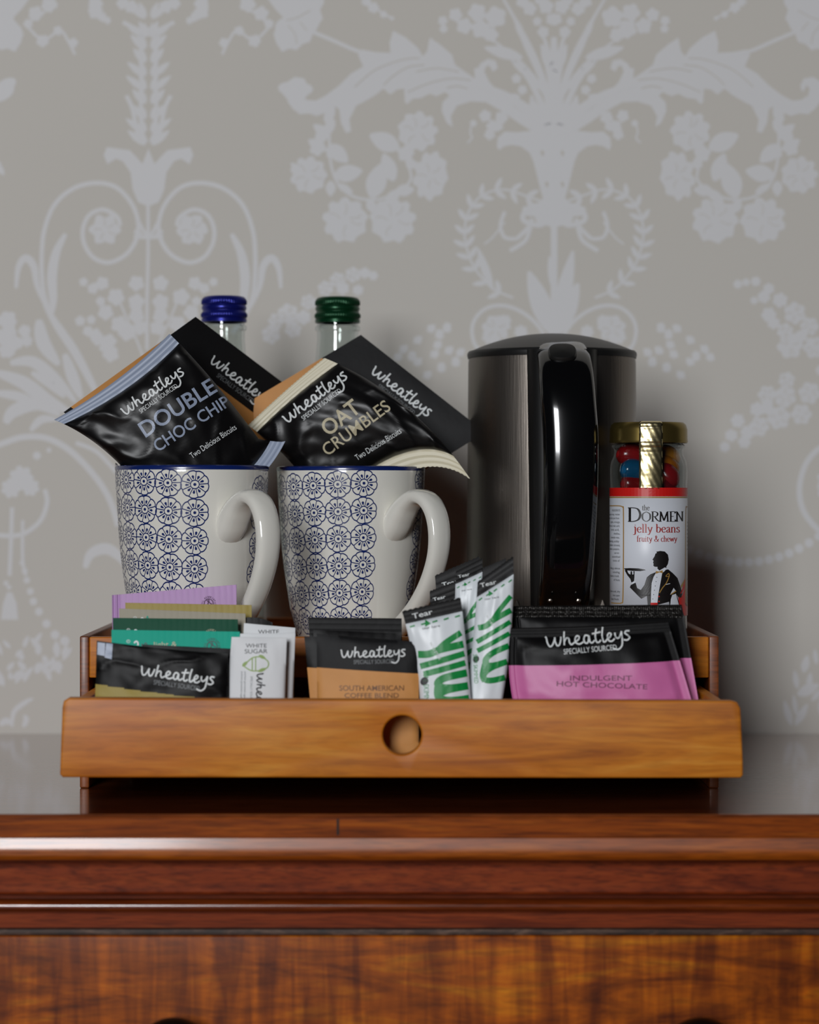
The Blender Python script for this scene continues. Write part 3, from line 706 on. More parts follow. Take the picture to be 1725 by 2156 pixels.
# ------------------------------------------------------------------ mugs
MUG_PROF = [(44.0, 111), (43.6, 100), (42.9, 89.3), (42.2, 77), (41.2, 64.1), (39.8, 52), (38.6, 44), (36.1, 28), (33.0, 15.8), (30.5, 8), (28.5, 3), (27.0, 0.6)]
def mug_r(z):
    z = z * 1000
    P = MUG_PROF
    if z >= P[0][1]: return P[0][0] / 1000
    for (r1, z1), (r0, z0) in zip(P, P[1:]):
        if z >= z0: return (r0 + (r1 - r0) * (z - z0) / (z1 - z0)) / 1000
    return P[-1][0] / 1000
def make_mug(px, D, phi, slope, label, rows0):
    c = at(px, 1000, D); c.z = 0.067
    root = thing('mug', c, label, 'mug', 'blue and white mugs on the tray')
    Hm = 0.111
    zs = [Hm * (1 - i / 40) for i in range(41)]
    outer = [(mug_r(z), z) for z in zs]
    wallt = 0.0036
    prof = [(0.0, 0.0012), (0.024, 0.0012), (0.025, 0.0), (0.0268, 0.0)] + outer[::-1][0:]
    prof = prof + [(0.0436, Hm + 0.0007), (0.0424, Hm + 0.0011), (0.0412, Hm + 0.0004)]
    inner = [(mug_r(z) - wallt, z) for z in zs if z > 0.006][1:]
    prof = prof + inner + [(0.02, 0.0055), (0.0, 0.005)]
    MB().lathe(prof, 96, c).build('body', M['china'], root)
    # painted lip
    lip = [(mug_r(Hm - 0.0013) + 0.00012, Hm - 0.0013), (0.0442, Hm), (0.0437, Hm + 0.0009), (0.0424, Hm + 0.00135), (0.0411, Hm + 0.0006), (0.0407, Hm - 0.0012)]
    MB().lathe(lip, 96, c).build('lip_band', M['navy'], root)['label'] = 'navy blue painted lip'
    # handle
    ph = math.radians(phi)
    er = Vector((math.sin(ph), -math.cos(ph), 0)); et = Vector((math.cos(ph), math.sin(ph), 0)); ez = Vector((0, 0, 1))
    raw = [(-.0120, .0690, 8.0, 6.5), (-.0045, .0765, 9.6, 7.2), (.0010, .0835, 9.5, 6.5), (.0080, .0905, 8.6, 5.2), (.0170, .0945, 8.0, 4.4), (.0262, .0920, 7.7, 4.2), (.0326, .0842, 7.5, 4.2), (.0352, .0725, 7.3, 4.2), (.0335, .0595, 7.0, 4.2), (.0270, .0455, 6.7, 4.2), (.0175, .0330, 6.5, 4.3), (.0060, .0225, 6.6, 4.6), (-.0050, .0150, 7.0, 5.0), (-.0120, .0110, 7.0, 5.2)]
    pr = catmull([(a, b2, 0) for (a, b2, _, _) in raw], 5); ws = catmull([(w, t, 0) for (_, _, w, t) in raw], 5)
    path, frames = [], []
    for i, q in enumerate(pr):
        d = (pr[min(i + 1, len(pr) - 1)] - pr[max(i - 1, 0)]).normalized()
        tang = er * d.x + ez * d.y
        path.append(c + er * (0.044 + q.x) + ez * q.y)
        frames.append((et, tang.cross(et)))
    def sec(i):
        w, t = ws[i].x / 1000, ws[i].y / 1000
        out = []
        for k in range(20):
            a = 2 * math.pi * k / 20
            ca, sa = math.cos(a), math.sin(a)
            out.append((w * math.copysign(abs(ca) ** 0.8, ca), t * math.copysign(abs(sa) ** 0.8, sa)))
        return out
    MB().sweep(path, frames, sec).build('handle', M['china'], root)
    # transfer print: columns of ringed flowers, bare under the handle
    p = Print()
    R0 = 0.044
    def fn(x, y):   # x: degrees * 10, y: tenths of mm above the base
        a = math.radians(x / 10); zz = y / 10000
        r = mug_r(zz)
        return c + Vector((r * math.sin(a), -r * math.cos(a), zz)), Vector((math.sin(a), -math.cos(a), 0.05))
    degw = 10 * math.degrees(1 / 0.0425) / 10000   # x units per tenth of mm
    rng = random.Random(int(px))
    for ci in range(16):
        acol = phi + 29.8 + ci * 20.03
        rel = (acol - phi - 330.0) + (360 if ci < 7 else 0)   # 0 at the last column before the handle
        for ri in range(7):
            zc = (rows0 - 0.01575 * ri + slope * math.radians(rel) * R0) * 10000
            if zc < 80: continue
            X0 = acol * 10
            rad = 78.5; rot = rng.random() * 0.6 + 0.1
            def P2(r, a): return (X0 + r * math.cos(a) * degw, zc + r * math.sin(a))
            out = []
            for i in range(54):
                a = 2 * math.pi * i / 54
                sc = abs(math.cos(4.5 * (a - rot)))
                out.append(P2(rad * (0.90 + 0.09 * (1 - (1 - sc) ** 2)), a))
            w = 7.4
            if zc - rad < 12:
                out = [q for q in out if q[1] > 12]
                p.stroke(out, w, 0, smooth=False)
            else: p.stroke(out, w, 0, smooth=False, closed=True)
            ring = [P2(24, 2 * math.pi * i / 18) for i in range(18)]
            if min(q[1] for q in ring) > 12:
                p.stroke(ring, 6.2, 0, smooth=False, closed=True)
                p.disc(X0, zc, 9 * degw, 0, ry=9, n=8)
            for k in range(9):
                a = rot + (k + 0.5) * 2 * math.pi / 9
                q0, q1 = P2(25, a), P2(rad * 0.90, a)
                if min(q0[1], q1[1]) > 12: p.stroke([q0, q1], 5.8, 0, smooth=False)
                a += math.pi / 9
                q0, q1 = P2(28, a), P2(54, a)
                if min(q0[1], q1[1]) > 12:
                    dx, dy = (q1[0] - q0[0]), (q1[1] - q0[1])
                    nx, ny = -math.sin(a) * 7.4 * degw, math.cos(a) * 7.4
                    p.poly([q0, (q0[0] + dx * .35 + nx * .6, q0[1] + dy * .35 + ny * .6), (q0[0] + dx * .75 + nx, q0[1] + dy * .75 + ny), q1, (q0[0] + dx * .75 - nx, q0[1] + dy * .75 - ny), (q0[0] + dx * .35 - nx * .6, q0[1] + dy * .35 - ny * .6)], 0)
    # y is up here, so mirror the windings by laying with y negated
    p.t = [((a[0], -a[1]), (b2[0], -b2[1]), (d[0], -d[1]), mi, l) for (a, b2, d, mi, l) in p.t]
    o = p.lay_on('floral_print', lambda x, y: fn(x, -y), [M['navy']], root, step=40, eps=0.00008, unit=0.00004)
    o['label'] = 'navy blue ringed flower pattern'
    return root
make_mug(404.5, 1.508, 36.5, -0.060, 'white mug with navy flower print holding the DOUBLE CHOC CHIP biscuits', 0.1013)
make_mug(739, 1.56, 41.0, 0.045, 'white mug with navy flower print holding the OAT CRUMBLES biscuits', 0.1022)

# ------------------------------------------------------------------ glass bottles behind the mugs
def bottle(px, D, capmat, label, ytop):
    c = at(px, 1000, D); c.z = 0.067
    top = EYE + (HY - ytop) * D / F - 0.067
    root = thing('water_bottle', c, label, 'bottle', 'glass bottles behind the mugs')
    nr = 0.0128
    prof = [(0.0, 0.002), (0.020, 0.0), (0.0245, 0.002), (0.0262, 0.006), (0.0262, top - 0.105), (0.0255, top - 0.092), (0.0225, top - 0.076), (0.018, top - 0.060), (0.0148, top - 0.048), (0.0134, top - 0.036), (nr, top - 0.026), (nr, top - 0.0215), (nr + 0.0012, top - 0.0205), (nr + 0.0012, top - 0.0185), (nr, top - 0.0175), (nr, top - 0.010), (nr - 0.001, top - 0.002)]
    inner = [(r - 0.002 if r > 0.003 else 0.0, z) for (r, z) in prof[::-1] if z > 0.004]
    MB().lathe(prof + inner[1:] + [(0.018, 0.006), (0.0, 0.0065)], 64, c).build('glass_body', M['bottle_glass'], root)
    t = top
    R = 0.0139
    cap = [(0.0, t), (0.0105, t), (0.0125, t - 0.0005), (0.0135, t - 0.0016), (R, t - 0.0030), (R, t - 0.0048), (R - 0.0007, t - 0.0056), (R - 0.0001, t - 0.0064), (R, t - 0.0078), (R - 0.0008, t - 0.0090), (R - 0.0004, t - 0.0098), (R + 0.0003, t - 0.0110), (R + 0.0003, t - 0.0126), (R - 0.0004, t - 0.0136), (R + 0.0002, t - 0.0142), (R + 0.0001, t - 0.0160), (R - 0.0008, t - 0.0162), (R - 0.0008, t - 0.004), (0, t - 0.002)]
    def rib(z, a):
        zz = t - z
        if 0.0026 < zz < 0.005 or 0.0105 < zz < 0.0130: return 0.00022 * math.cos(a * 60)
        return 0
    MB().lathe(cap, 240, c, rib=rib).build('screw_cap', capmat, root)
bottle(472, 1.622, M['blue_cap'], 'clear glass water bottle with a dark blue screw cap', 624)
bottle(711, 1.634, M['green_cap'], 'clear glass water bottle with a dark green screw cap', 626)

# ------------------------------------------------------------------ packets
PK = {}
class Packet:
    def __init__(s, name, label, cat, C, T, mats, rows=None, seal=(0, 0, 0, 0), seal_mat=None, bow=None, group=None, n=(36, 36), wr=(0.0, 1.0, 0), pw=0.5, ripple=0.0002, serr=0.0, skew=0.0, zig=None):
        """C: four (px, py, depth) top-left, top-right, bottom-right, bottom-left; mats: list; rows: [(t, material index)] colour zones from the top"""
        s.C, s.T, s.seal, s.bow, s.wr, s.pw, s.ripple = C, T, seal, bow or {}, wr, pw, ripple
        zlow = min(at(*c).z for c in C)
        mid = sum((at(*c) for c in C), Vector()) / 4
        s.root = thing(name, (mid.x, mid.y, zlow), label, cat, group)
        st, sb, sl, sr = seal
        rows = rows or [(1.01, 0)]
        S = sorted(set([round(i / n[0], 5) for i in range(n[0] + 1)] + [sl, 1 - sr] + [sl * k / 20 for k in range(20)] + [1 - sr * k / 4 for k in range(4)]))
        Tt = sorted(set([round(i / n[1], 5) for i in range(n[1] + 1)] + [st, 1 - sb] + [st * k / 6 for k in range(6)] + [1 - sb * k / 6 for k in range(6)] + [r[0] for r in rows if r[0] < 1]))
        nS, nT = len(S), len(Tt)
        V, body, sealf = [], [], []
        def depthvert(u, t, side):
            P = s.base(u, t)
            h = s.h(u, t)
            if serr and t in (Tt[0], Tt[-1]):
                pass
            return P + Vector((0, -h if side == 0 else h * 0.9 + 0.0003, 0))
        for side in (0, 1):
            for j, t in enumerate(Tt):
                for i, u in enumerate(S):
                    v = depthvert(u, t, side)
                    if serr and (i % 2) and (j == 0 or j == nT - 1): v.z += serr * (1 if j == 0 else -1)
                    V.append(v)
        K = nS * nT
        for side in (0, 1):
            o = side * K
            for j in range(nT - 1):
                for i in range(nS - 1):
                    a, b2, c, d = o + j * nS + i, o + j * nS + i + 1, o + (j + 1) * nS + i + 1, o + (j + 1) * nS + i
                    f = (a, d, c, b2) if side == 0 else (a, b2, c, d)
                    u, t = (S[i] + S[i + 1]) / 2, (Tt[j] + Tt[j + 1]) / 2
                    tt = t + skew * (u - 0.5)
                    mi = next((m2 for (lim, m2) in rows if tt < lim), rows[-1][1])
                    if seal_mat is not None and (t < st or t > 1 - sb or u < sl or u > 1 - sr): sealf.append((f, mi))
                    else: body.append((f, mi))
        rim = []
        for j in range(nT - 1):
            for i in (0, nS - 1):
                a, b2 = j * nS + i, (j + 1) * nS + i
                rim.append((a, b2, b2 + K, a + K) if i else (a, a + K, b2 + K, b2))
        for i in range(nS - 1):
            for j in (0, nT - 1):
                a, b2 = j * nS + i, j * nS + i + 1
                rim.append((a, b2, b2 + K, a + K) if j == 0 else (a, a + K, b2 + K, b2))
        def mk(nm, faces, ms):
            used = {}
            mb = MB()
            for f, mi in faces:
                for q in f:
                    if q not in used: used[q] = len(mb.v); mb.v.append(tuple(V[q]))
                mb.f.append(tuple(used[q] for q in f)); mb.m.append(min(mi, len(ms) - 1))
            return mb.build(nm, ms, s.root, fix=False, angle=60)
        if seal_mat is not None:
            mk('wrapper', body, mats)
            ms = seal_mat if isinstance(seal_mat, list) else [seal_mat]
            mk('seal', sealf + [(f, 0) for f in rim], ms)
        else:
            # rim takes the colour of its row
            rr = []
            for f in rim:
                t = Tt[(f[0] % K) // nS] + 1e-4
                rr.append((f, next((m2 for (lim, m2) in rows if t < lim), rows[-1][1])))
            mk('wrapper', body + rr, mats)
    def base(s, u, t):
        tl, tr, br, bl = s.C
        q = [tl[k] * (1 - u) * (1 - t) + tr[k] * u * (1 - t) + br[k] * u * t + bl[k] * (1 - u) * t for k in range(3)]
        for side, wgt in (('top', 4 * u * (1 - u) * (1 - t)), ('bottom', 4 * u * (1 - u) * t), ('left', 4 * t * (1 - t) * (1 - u)), ('right', 4 * t * (1 - t) * u)):
            if side in s.bow: q[0] += s.bow[side][0] * wgt; q[1] += s.bow[side][1] * wgt
        for fnb in s.bow.get('fn', ()):
            dx, dy = fnb(u, t); q[0] += dx; q[1] += dy
        return at(*q)
    def pix(s, u, t):
        P = s.base(u, t)
        return P.x * F / P.y + CX, HY + (EYE - P.z) * F / P.y
    def h(s, u, t):
        st, sb, sl, sr = s.seal
        a = (u - sl) / (1 - sl - sr); b2 = (t - st) / (1 - st - sb)
        if a <= 0 or a >= 1 or b2 <= 0 or b2 >= 1:
            k = 0.0003
            if s.ripple:
                # crimp lines run along the seal
                if (t < st or t > 1 - sb): k += s.ripple * math.cos(2 * math.pi * 3 * (t / st if t < st else (1 - t) / max(sb, 1e-4)))
                else: k += s.ripple * math.cos(2 * math.pi * 2.0 * (u / sl if u < sl else (1 - u) / max(sr, 1e-4)))
            return k
        pr = ((4 * a * (1 - a)) ** s.pw) * ((4 * b2 * (1 - b2)) ** s.pw)
        amp, sc, seed = s.wr
        w = 0
        if amp:
            e = min(1, 2.5 * pr)
            n1 = noise.noise(Vector((u * sc, t * sc, seed)))
            n2 = noise.noise(Vector((u * sc * 2.3 + 7, t * sc * 2.3, seed + 3)))
            rid = 1 - abs(2 * noise.noise(Vector((u * sc * 0.8 + t * sc, t * sc * 0.7 - u * sc * 0.6, seed + 9)))) * 1.6
            w = amp * e * (n1 * 1.0 + 0.5 * n2 + 0.7 * max(0, rid) ** 3 * (1.25 - pr))
        return 0.0003 + max(0.0, s.T / 2 * pr + w)
    def inv(s, x, y):
        u, t = 0.5, 0.5
        for _ in range(8):
            px, py = s.pix(u, t)
            ex, ey = x - px, y - py
            if abs(ex) + abs(ey) < 0.02: break
            e = 1e-3
            ax, ay = s.pix(u + e, t); bx, by = s.pix(u, t + e)
            a, b2, c, d = (ax - px) / e, (bx - px) / e, (ay - py) / e, (by - py) / e
            det = a * d - b2 * c
            if abs(det) < 1e-9: break
            u += (d * ex - b2 * ey) / det; t += (a * ey - c * ex) / det
        return u, t
    def lay(s, p, name, mats, step=7.0, eps=0.00022):
        def fn(x, y):
            u, t = s.inv(x, y)
            u2, t2 = min(max(u, 0.004), 0.996), min(max(t, 0.004), 0.996)
            return s.base(u2, t2) + Vector((0, -s.h(u2, t2), 0)), Vector((0, -1, 0))
        return p.lay_on(name, fn, mats, s.root, step=step, eps=eps)

# --- biscuit packets in the mugs
k = Packet('biscuit_packet', 'black DOUBLE CHOC CHIP biscuit packet with blue grey ends in the mug', 'packet',
           [(114, 884, 1.492), (357, 703, 1.500), (601, 929, 1.514), (338, 1085, 1.498)], 0.026, [M['black_foil']], seal=(0.085, 0.075, 0, 0), seal_mat=M['blue_grey'],
           bow={'left': (6, -26), 'top': (8, 8), 'bottom': (30, 34), 'fn': (lambda u, t: tuple(u * q * ((t / 0.86) ** 1.6 if t < 0.86 else ((1 - t) / 0.14) ** 0.8) for q in (-22, 27)),)}, n=(56, 56), wr=(0.0022, 4.0, 2.0), pw=0.42)
p = Print()
brand(p, 268, 877, 152, 35.5, 0, sub=0, w=0.145)
p.text('DOUBLE', 386, 873, 33, 33.5, 1, bold=0.016, width=178)
p.text('CHOC CHIP', 413, 903, 25, 33.5, 1, bold=0.012, width=180)
p.text('Two Delicious Biscuits', 455, 935, 12.5, 34, 0, width=112)
k.lay(p, 'lettering', [M['white_ink'], M['blue_grey']])
k = Packet('biscuit_packet', 'black OAT CRUMBLES biscuit packet with cream ends in the mug', 'packet',
           [(523, 896, 1.545), (684, 754, 1.548), (990, 1008, 1.535), (690, 1105, 1.548)], 0.024, [M['black_foil']], seal=(0.075, 0.14, 0, 0), seal_mat=M['cream_film'],
           bow={'right': (16, -26), 'bottom': (20, -66), 'left': (22, -8), 'top': (-4, 0)}, n=(56, 56), wr=(0.0022, 4.0, 6.0), pw=0.42, serr=0.0004)
p = Print()
brand(p, 606, 893, 160, 37, 0, sub=0, w=0.145)
p.text('OAT', 728, 893, 33, 38, 1, bold=0.016, width=88)
p.text('CRUMBLES', 758, 912, 26, 36.5, 1, bold=0.006, width=166)
p.text('Two Delicious Biscuits', 800, 941, 12.5, 32, 0, width=110)
k.lay(p, 'lettering', [M['white_ink'], M['cream_ink']])
# --- coffee sachets standing behind them
k = Packet('coffee_sachet', 'black and amber sachet tucked behind the DOUBLE CHOC CHIP packet', 'sachet',
           [(412, 667, 1.548), (676, 866, 1.612), (404, 1068, 1.532), (134, 868, 1.512)], 0.0035, [M['black_paper'], M['kraft'], M['black_paper']], rows=[(0.27, 0), (0.945, 1), (1.01, 2)], n=(20, 20), wr=(0.0005, 3, 1.0))
p = Print()
brand(p, 441, 763, 150, -37, 0, sub=1, w=0.14)
k.lay(p, 'lettering', [M['white_ink'], M['grey_ink']])
k = Packet('coffee_sachet', 'black and amber sachet tucked behind the OAT CRUMBLES packet', 'sachet',
           [(760, 705, 1.588), (1022, 910, 1.580), (752, 1078, 1.578), (487, 868, 1.575)], 0.0035, [M['black_paper'], M['kraft'], M['black_paper']], rows=[(0.30, 0), (0.945, 1), (1.01, 2)], n=(20, 20), wr=(0.0005, 3, 4.0))
p = Print()
brand(p, 780, 785, 152, -38, 0, sub=1, w=0.14)
k.lay(p, 'lettering', [M['white_ink'], M['grey_ink']])

# --- tea sachets in the drawer, front to back
def roundel(p, x, y, r, mi, word='SOIL ASSOCIATION', mi2=None):
    p.stroke([(x + r * 0.62 * math.cos(a), y + r * 0.62 * math.sin(a)) for a in [2 * math.pi * i / 24 for i in range(24)]], r * 0.12, mi, smooth=False, closed=True)
    p.stroke([(x - r * .3, y - r * .5), (x - r * .05, y - r * .1), (x - r * .3, y + r * .35)], r * 0.14, mi)
    p.stroke([(x, y - r * .55), (x + r * .1, y - r * .1), (x + r * .45, y + r * .1)], r * 0.14, mi)
    n = len(word)
    for i, ch in enumerate(word):
        if ch == ' ': continue
        a = math.radians(200 - 220 * i / (n - 1))
        p.text(ch, x + r * 0.78 * math.cos(a), y - r * 0.78 * math.sin(a), r * 0.24, math.degrees(a) - 90, mi, bold=0.01)
def crumbs(p, x, y, s2, mi, mi2):
    # the top halves of a small brand mark peeping over the next sachet
    p.stroke([(x + s2 * .30 * math.cos(a), y + s2 * .26 * math.sin(a)) for a in [2 * math.pi * i / 14 for i in range(14)]], s2 * .08, mi, smooth=False, closed=True)
    p.text('R', x, y + s2 * .14, s2 * .26, 0, mi)
    p.stroke([(x + s2 * 1.0, y + s2 * .3), (x + s2 * 1.35, y), (x + s2 * 1.65, y + s2 * .2), (x + s2 * 1.7, y + s2 * .7)], s2 * .3, mi)
    p.text('S', x + s2 * 2.35, y + s2 * .75, s2 * 1.0, -70, mi2, bold=0.02)
GT = 'tea sachets standing in the drawer'
tea = []
def teabag(label, C, mname, seal_left=0.0, rib=None):
    return Packet('tea_sachet', label, 'sachet', C, 0.005, [M[mname]], seal=(0.0, 0.02, seal_left, 0.0), group=GT, n=(60, 12), wr=(0.0002, 5, len(label)), ripple=0.0005 if seal_left else 0.0002)
def ribbed(k, T): pass
k = teabag('lilac paper tea sachet standing at the back of the row', [(236, 1253, 1.441), (498, 1231, 1.441), (500, 1570, 1.437), (240, 1580, 1.437)], 'lilac', 0.07)
p = Print(); roundel(p, 440, 1270, 15, 0); k.lay(p, 'roundel', [M['plum_ink']])
k = teabag('olive gold tea sachet between the lilac and the taupe ones', [(264, 1269, 1.431), (530, 1274, 1.431), (532, 1575, 1.429), (268, 1575, 1.429)], 'olive')
k = teabag('taupe ribbed tea sachet between the olive and the dark green ones', [(251, 1281, 1.421), (517, 1292, 1.421), (520, 1580, 1.419), (255, 1580, 1.419)], 'taupe')
p = Print(); crumbs(p, 285, 1301, 11, 0, 1); p.text('A', 311, 1308, 12, 0, 2)
k.lay(p, 'brand_mark', [M['white_ink'], M['taupe'], M['teal']])
k = teabag('dark green tea sachet between the taupe and the teal ones', [(238, 1301, 1.411), (501, 1304, 1.411), (503, 1585, 1.409), (240, 1585, 1.409)], 'forest')
k.bow['top'] = (0, 6)
p = Print(); crumbs(p, 271, 1326, 11, 0, 1); k.lay(p, 'brand_mark', [M['white_ink'], M['olive']])
p = Print(); roundel(p, 445, 1340, 16, 0); k.lay(p, 'roundel', [M['cream_ink']])
k = teabag('teal tea sachet with "light &" lettering behind the black one', [(235, 1326, 1.401), (505, 1330, 1.401), (507, 1588, 1.399), (237, 1588, 1.399)], 'teal')
p = Print(); crumbs(p, 271, 1350, 12, 0, 1); k.lay(p, 'brand_mark', [M['white_ink'], M['teal_ink']])
p = Print(); p.text('light &', 349, 1361, 10.5, 1, 0, width=48); k.lay(p, 'lettering', [M['cream_ink']])
p = Print(); roundel(p, 447, 1360, 17, 0); k.lay(p, 'roundel', [M['teal_ink']])
k = Packet('coffee_sachet', 'plain black sachet edge showing behind the olive banded black one', 'sachet', [(300, 1357, 1.3935), (490, 1366, 1.3935), (490, 1590, 1.392), (300, 1590, 1.392)], 0.004, [M['black_sachet']], n=(20, 16), wr=(0.0004, 3, 2))
k = Packet('coffee_sachet', 'black sachet with an olive band leaning on the tray front', 'sachet', [(204, 1349, 1.387), (480, 1376, 1.387), (482, 1592, 1.383), (197, 1592, 1.383)], 0.006, [M['black_sachet'], M['olive']], rows=[(0.413, 0), (1.01, 1)], skew=-0.082, n=(32, 96), wr=(0.0014, 3.4, 8), bow={'top': (0, 3)})
p = Print()
brand(p, 296, 1420, 156, -8, 0, sub=1, w=0.14)
p.poly([(200, 1436), (240, 1442), (300, 1448), (360, 1457), (430, 1467), (478, 1474), (478, 1438), (400, 1428), (300, 1428), (203, 1430)], 2)
p.t = [t for t in p.t if t[3] != 2]
p.poly([(206, 1352), (222, 1354), (221, 1381), (205, 1378)], 3); p.poly([(224, 1354), (238, 1355), (236, 1388), (221, 1384)], 3)
k.lay(p, 'lettering', [M['white_ink'], M['grey_ink'], M['olive'], M['blue_grey']])

# --- white sugar sachets
GS = 'white sugar sachets in the drawer'
def sugar(label, C, full):
    k = Packet('sugar_sachet', label, 'sachet', C, 0.006, [M['white_paper']], n=(20, 24), wr=(0.0003, 3, C[0][0]), group=GS)
    p = Print()
    x0, y0 = C[0][0], C[0][1]
    p.text('WHITE', x0 + 52, y0 + 22, 8.5, 0, 0, width=44)
    if full:
        p.text('SUGAR', x0 + 52, y0 + 34, 9, 1, 0, width=48)
        cx, cy = x0 + 50, y0 + 55
        p.stroke([(cx - 25, cy + 5), (cx - 5, cy - 12), (cx + 14, cy - 14)], 2.4, 1); p.stroke([(cx - 25, cy + 5), (cx - 8, cy + 15), (cx + 10, cy + 15)], 2.4, 1)
        p.stroke([(cx + 14, cy - 14), (cx + 27, cy - 4), (cx + 26, cy + 8), (cx + 12, cy + 15)], 2.4, 1)
        p.leaf(cx + 8, cy - 17, cx + 22, cy - 10, 7, 1); p.leaf(cx + 6, cy + 17, cx + 24, cy + 10, 7, 1); p.leaf(cx - 27, cy + 6, cx - 16, cy - 4, 7, 1)
        p.stroke([(cx - 6, cy - 13), (cx - 6, cy + 15)], 2.2, 1, smooth=False); p.stroke([(cx + 1, cy - 14), (cx + 1, cy + 15)], 2.2, 1, smooth=False)
        brand(p, x0 + 54, y0 + 75, 112, -92, 0, w=0.17)
        p.text('SPECIALLY SOURCED', x0 + 40, y0 + 112, 4.5, -91, 2, width=60)
        for q in (20, 27): p.text('premium granulated sugar', x0 + q, y0 + 100, 4.2, -91, 2, width=56)
    k.lay(p, 'lettering', [M['dark_ink'], M['leaf_ink'], M['grey_ink']])
sugar('white sugar sachet rearmost and tallest of the three', [(514, 1312, 1.409), (622, 1322, 1.409), (616, 1585, 1.407), (500, 1585, 1.407)], False)
sugar('white sugar sachet in the middle of the three', [(506, 1334, 1.4), (622, 1333, 1.4), (612, 1588, 1.398), (492, 1588, 1.398)], False)
sugar('white sugar sachet with green leaf mark foremost of the three', [(488, 1341, 1.391), (604, 1343, 1.391), (596, 1590, 1.388), (468, 1590, 1.388)], True)
Packet('coffee_sachet', 'small black sachet corner standing behind the white sugar sachets', 'sachet', [(506, 1302, 1.4235), (574, 1311, 1.4235), (574, 1580, 1.422), (506, 1580, 1.422)], 0.003, [M['black_sachet']], n=(14, 14), bow={'top': (0, -6)})

# --- coffee sachets in the middle of the drawer
GC = 'coffee sachets in the middle of the drawer'
Packet('coffee_sachet', 'black topped coffee sachet rearmost in the middle of the drawer', 'sachet', [(649, 1300, 1.418), (846, 1302, 1.418), (850, 1585, 1.414), (668, 1585, 1.414)], 0.005, [M['black_sachet'], M['kraft']], rows=[(0.40, 0), (1.01, 1)], n=(24, 24), seal=(0.12, 0, 0, 0), ripple=0.0001, wr=(0.0004, 3, 3))
Packet('coffee_sachet', 'black topped coffee sachet with a shiny seal second from the back', 'sachet', [(660, 1326, 1.408), (845, 1334, 1.408), (850, 1588, 1.405), (660, 1588, 1.405)], 0.005, [M['black_sachet'], M['kraft']], rows=[(0.32, 0), (1.01, 1)], n=(24, 24), wr=(0.0004, 3, 5))
Packet('coffee_sachet', 'coffee sachet leaning left behind the SOUTH AMERICAN COFFEE BLEND one', 'sachet', [(641, 1340, 1.399), (840, 1352, 1.399), (860, 1590, 1.396), (664, 1590, 1.396)], 0.005, [M['black_sachet'], M['kraft']], rows=[(0.26, 0), (1.01, 1)], n=(24, 24), wr=(0.0004, 3, 7))
k = Packet('coffee_sachet', 'SOUTH AMERICAN COFFEE BLEND sachet, black over amber, at the tray front', 'sachet', [(667, 1334, 1.389), (882, 1352, 1.389), (882, 1592, 1.385), (669, 1592, 1.385)], 0.007, [M['black_paper'], M['kraft']], rows=[(0.275, 0), (1.01, 1)], n=(30, 30), wr=(0.0005, 3, 9))
p = Print()
brand(p, 718, 1384, 136, 1, 0, sub=1, w=0.13)
p.text('SOUTH AMERICAN', 783, 1453, 11, 0, 2, bold=0.006, width=136)
p.text('COFFEE BLEND', 783, 1468, 10, 0, 2, bold=0.006, width=114)
k.lay(p, 'lettering', [M['white_ink'], M['grey_ink'], M['brown_ink']])

# --- milk sticks
GM = 'milk sticks in the drawer'
def milk(label, C, seed, marks, T=0.009, top=0.13, bowk=None):
    k = Packet('milk_stick', label, 'milk stick', C, T, [M['milk_film']], seal=(top, 0.05, 0, 0), seal_mat=M['black_sachet'], n=(22, 40), wr=(0.0006, 3, seed), serr=0.0005, pw=0.35, bow=bowk, ripple=0.0001, group=GM)
    # a hand-drawn "milk" running up the stick, in the stick's own frame
    p = Print()
    def Q(u, t): return k.pix(u, t)
    def S(pts, w): p.stroke([Q(*q) for q in pts], w, 0)
    w0 = math.dist(Q(0, .5), Q(1, .5))
    if marks:
        m0 = marks
        wd = w0 * 0.115
        S([(.93, m0 - .055), (.62, m0 - .01), (.44, m0 + .035)], wd)                      # k
        S([(.10, m0 + .030), (.30, m0 + .040), (.52, m0 + .025), (.95, m0 + .020)], wd * 1.2)
        S([(.95, m0 + .080), (.10, m0 + .112)], wd)                                       # l
        S([(.95, m0 + .140), (.14, m0 + .168)], wd)                                       # i
        for i in range(2):                                                                # m
            t = m0 + .205 + i * .082
            S([(.96, t), (.62, t + .004), (.44, t + .018), (.38, t + .042), (.46, t + .068), (.66, t + .080), (.96, t + .082)], wd * 1.25)
        S([(.40, m0 + .24), (.36, m0 + .32), (.44, m0 + .36)], wd * 1.3)
        p.disc(*Q(.13, m0 + 0.215), w0 * 0.07, 1, ry=w0 * 0.085, rot=0.6)
        c = Q(.40, m0 + 0.032); p.text('MOO STICK', c[0], c[1], w0 * .05, -60, 2, lay=2, bold=0.01)
        c = Q(.10, m0 + 0.27); p.text('SEMI SKIMMED', c[0], c[1], w0 * .10, -88, 0, width=w0 * 0.7)
    for i in range(5):
        u = 0.1 + 0.2 * i
        p.stroke([Q(u - .04, top + 0.025), Q(u + .05, top + 0.022)], w0 * .03, 0, smooth=False)
    a = Q(.36, top + 0.024); p.poly([(a[0] - w0 * .03, a[1] - w0 * .07), (a[0] + w0 * .08, a[1]), (a[0] - w0 * .03, a[1] + w0 * .07)], 0)
    a = Q(.42, top + 0.062); p.text('tear here', a[0], a[1], w0 * .05, 10, 1, width=w0 * .35)
    k.lay(p, 'lettering', [M['milk_green'], M['dark_ink'], M['white_ink']])
    q = Print(); a = Q(.32, top * 0.72); q.text('Tear', a[0], a[1], w0 * .10, 14, 0, bold=0.01, width=w0 * .4)
    k.lay(q, 'seal_lettering', [M['white_ink']])
    return k
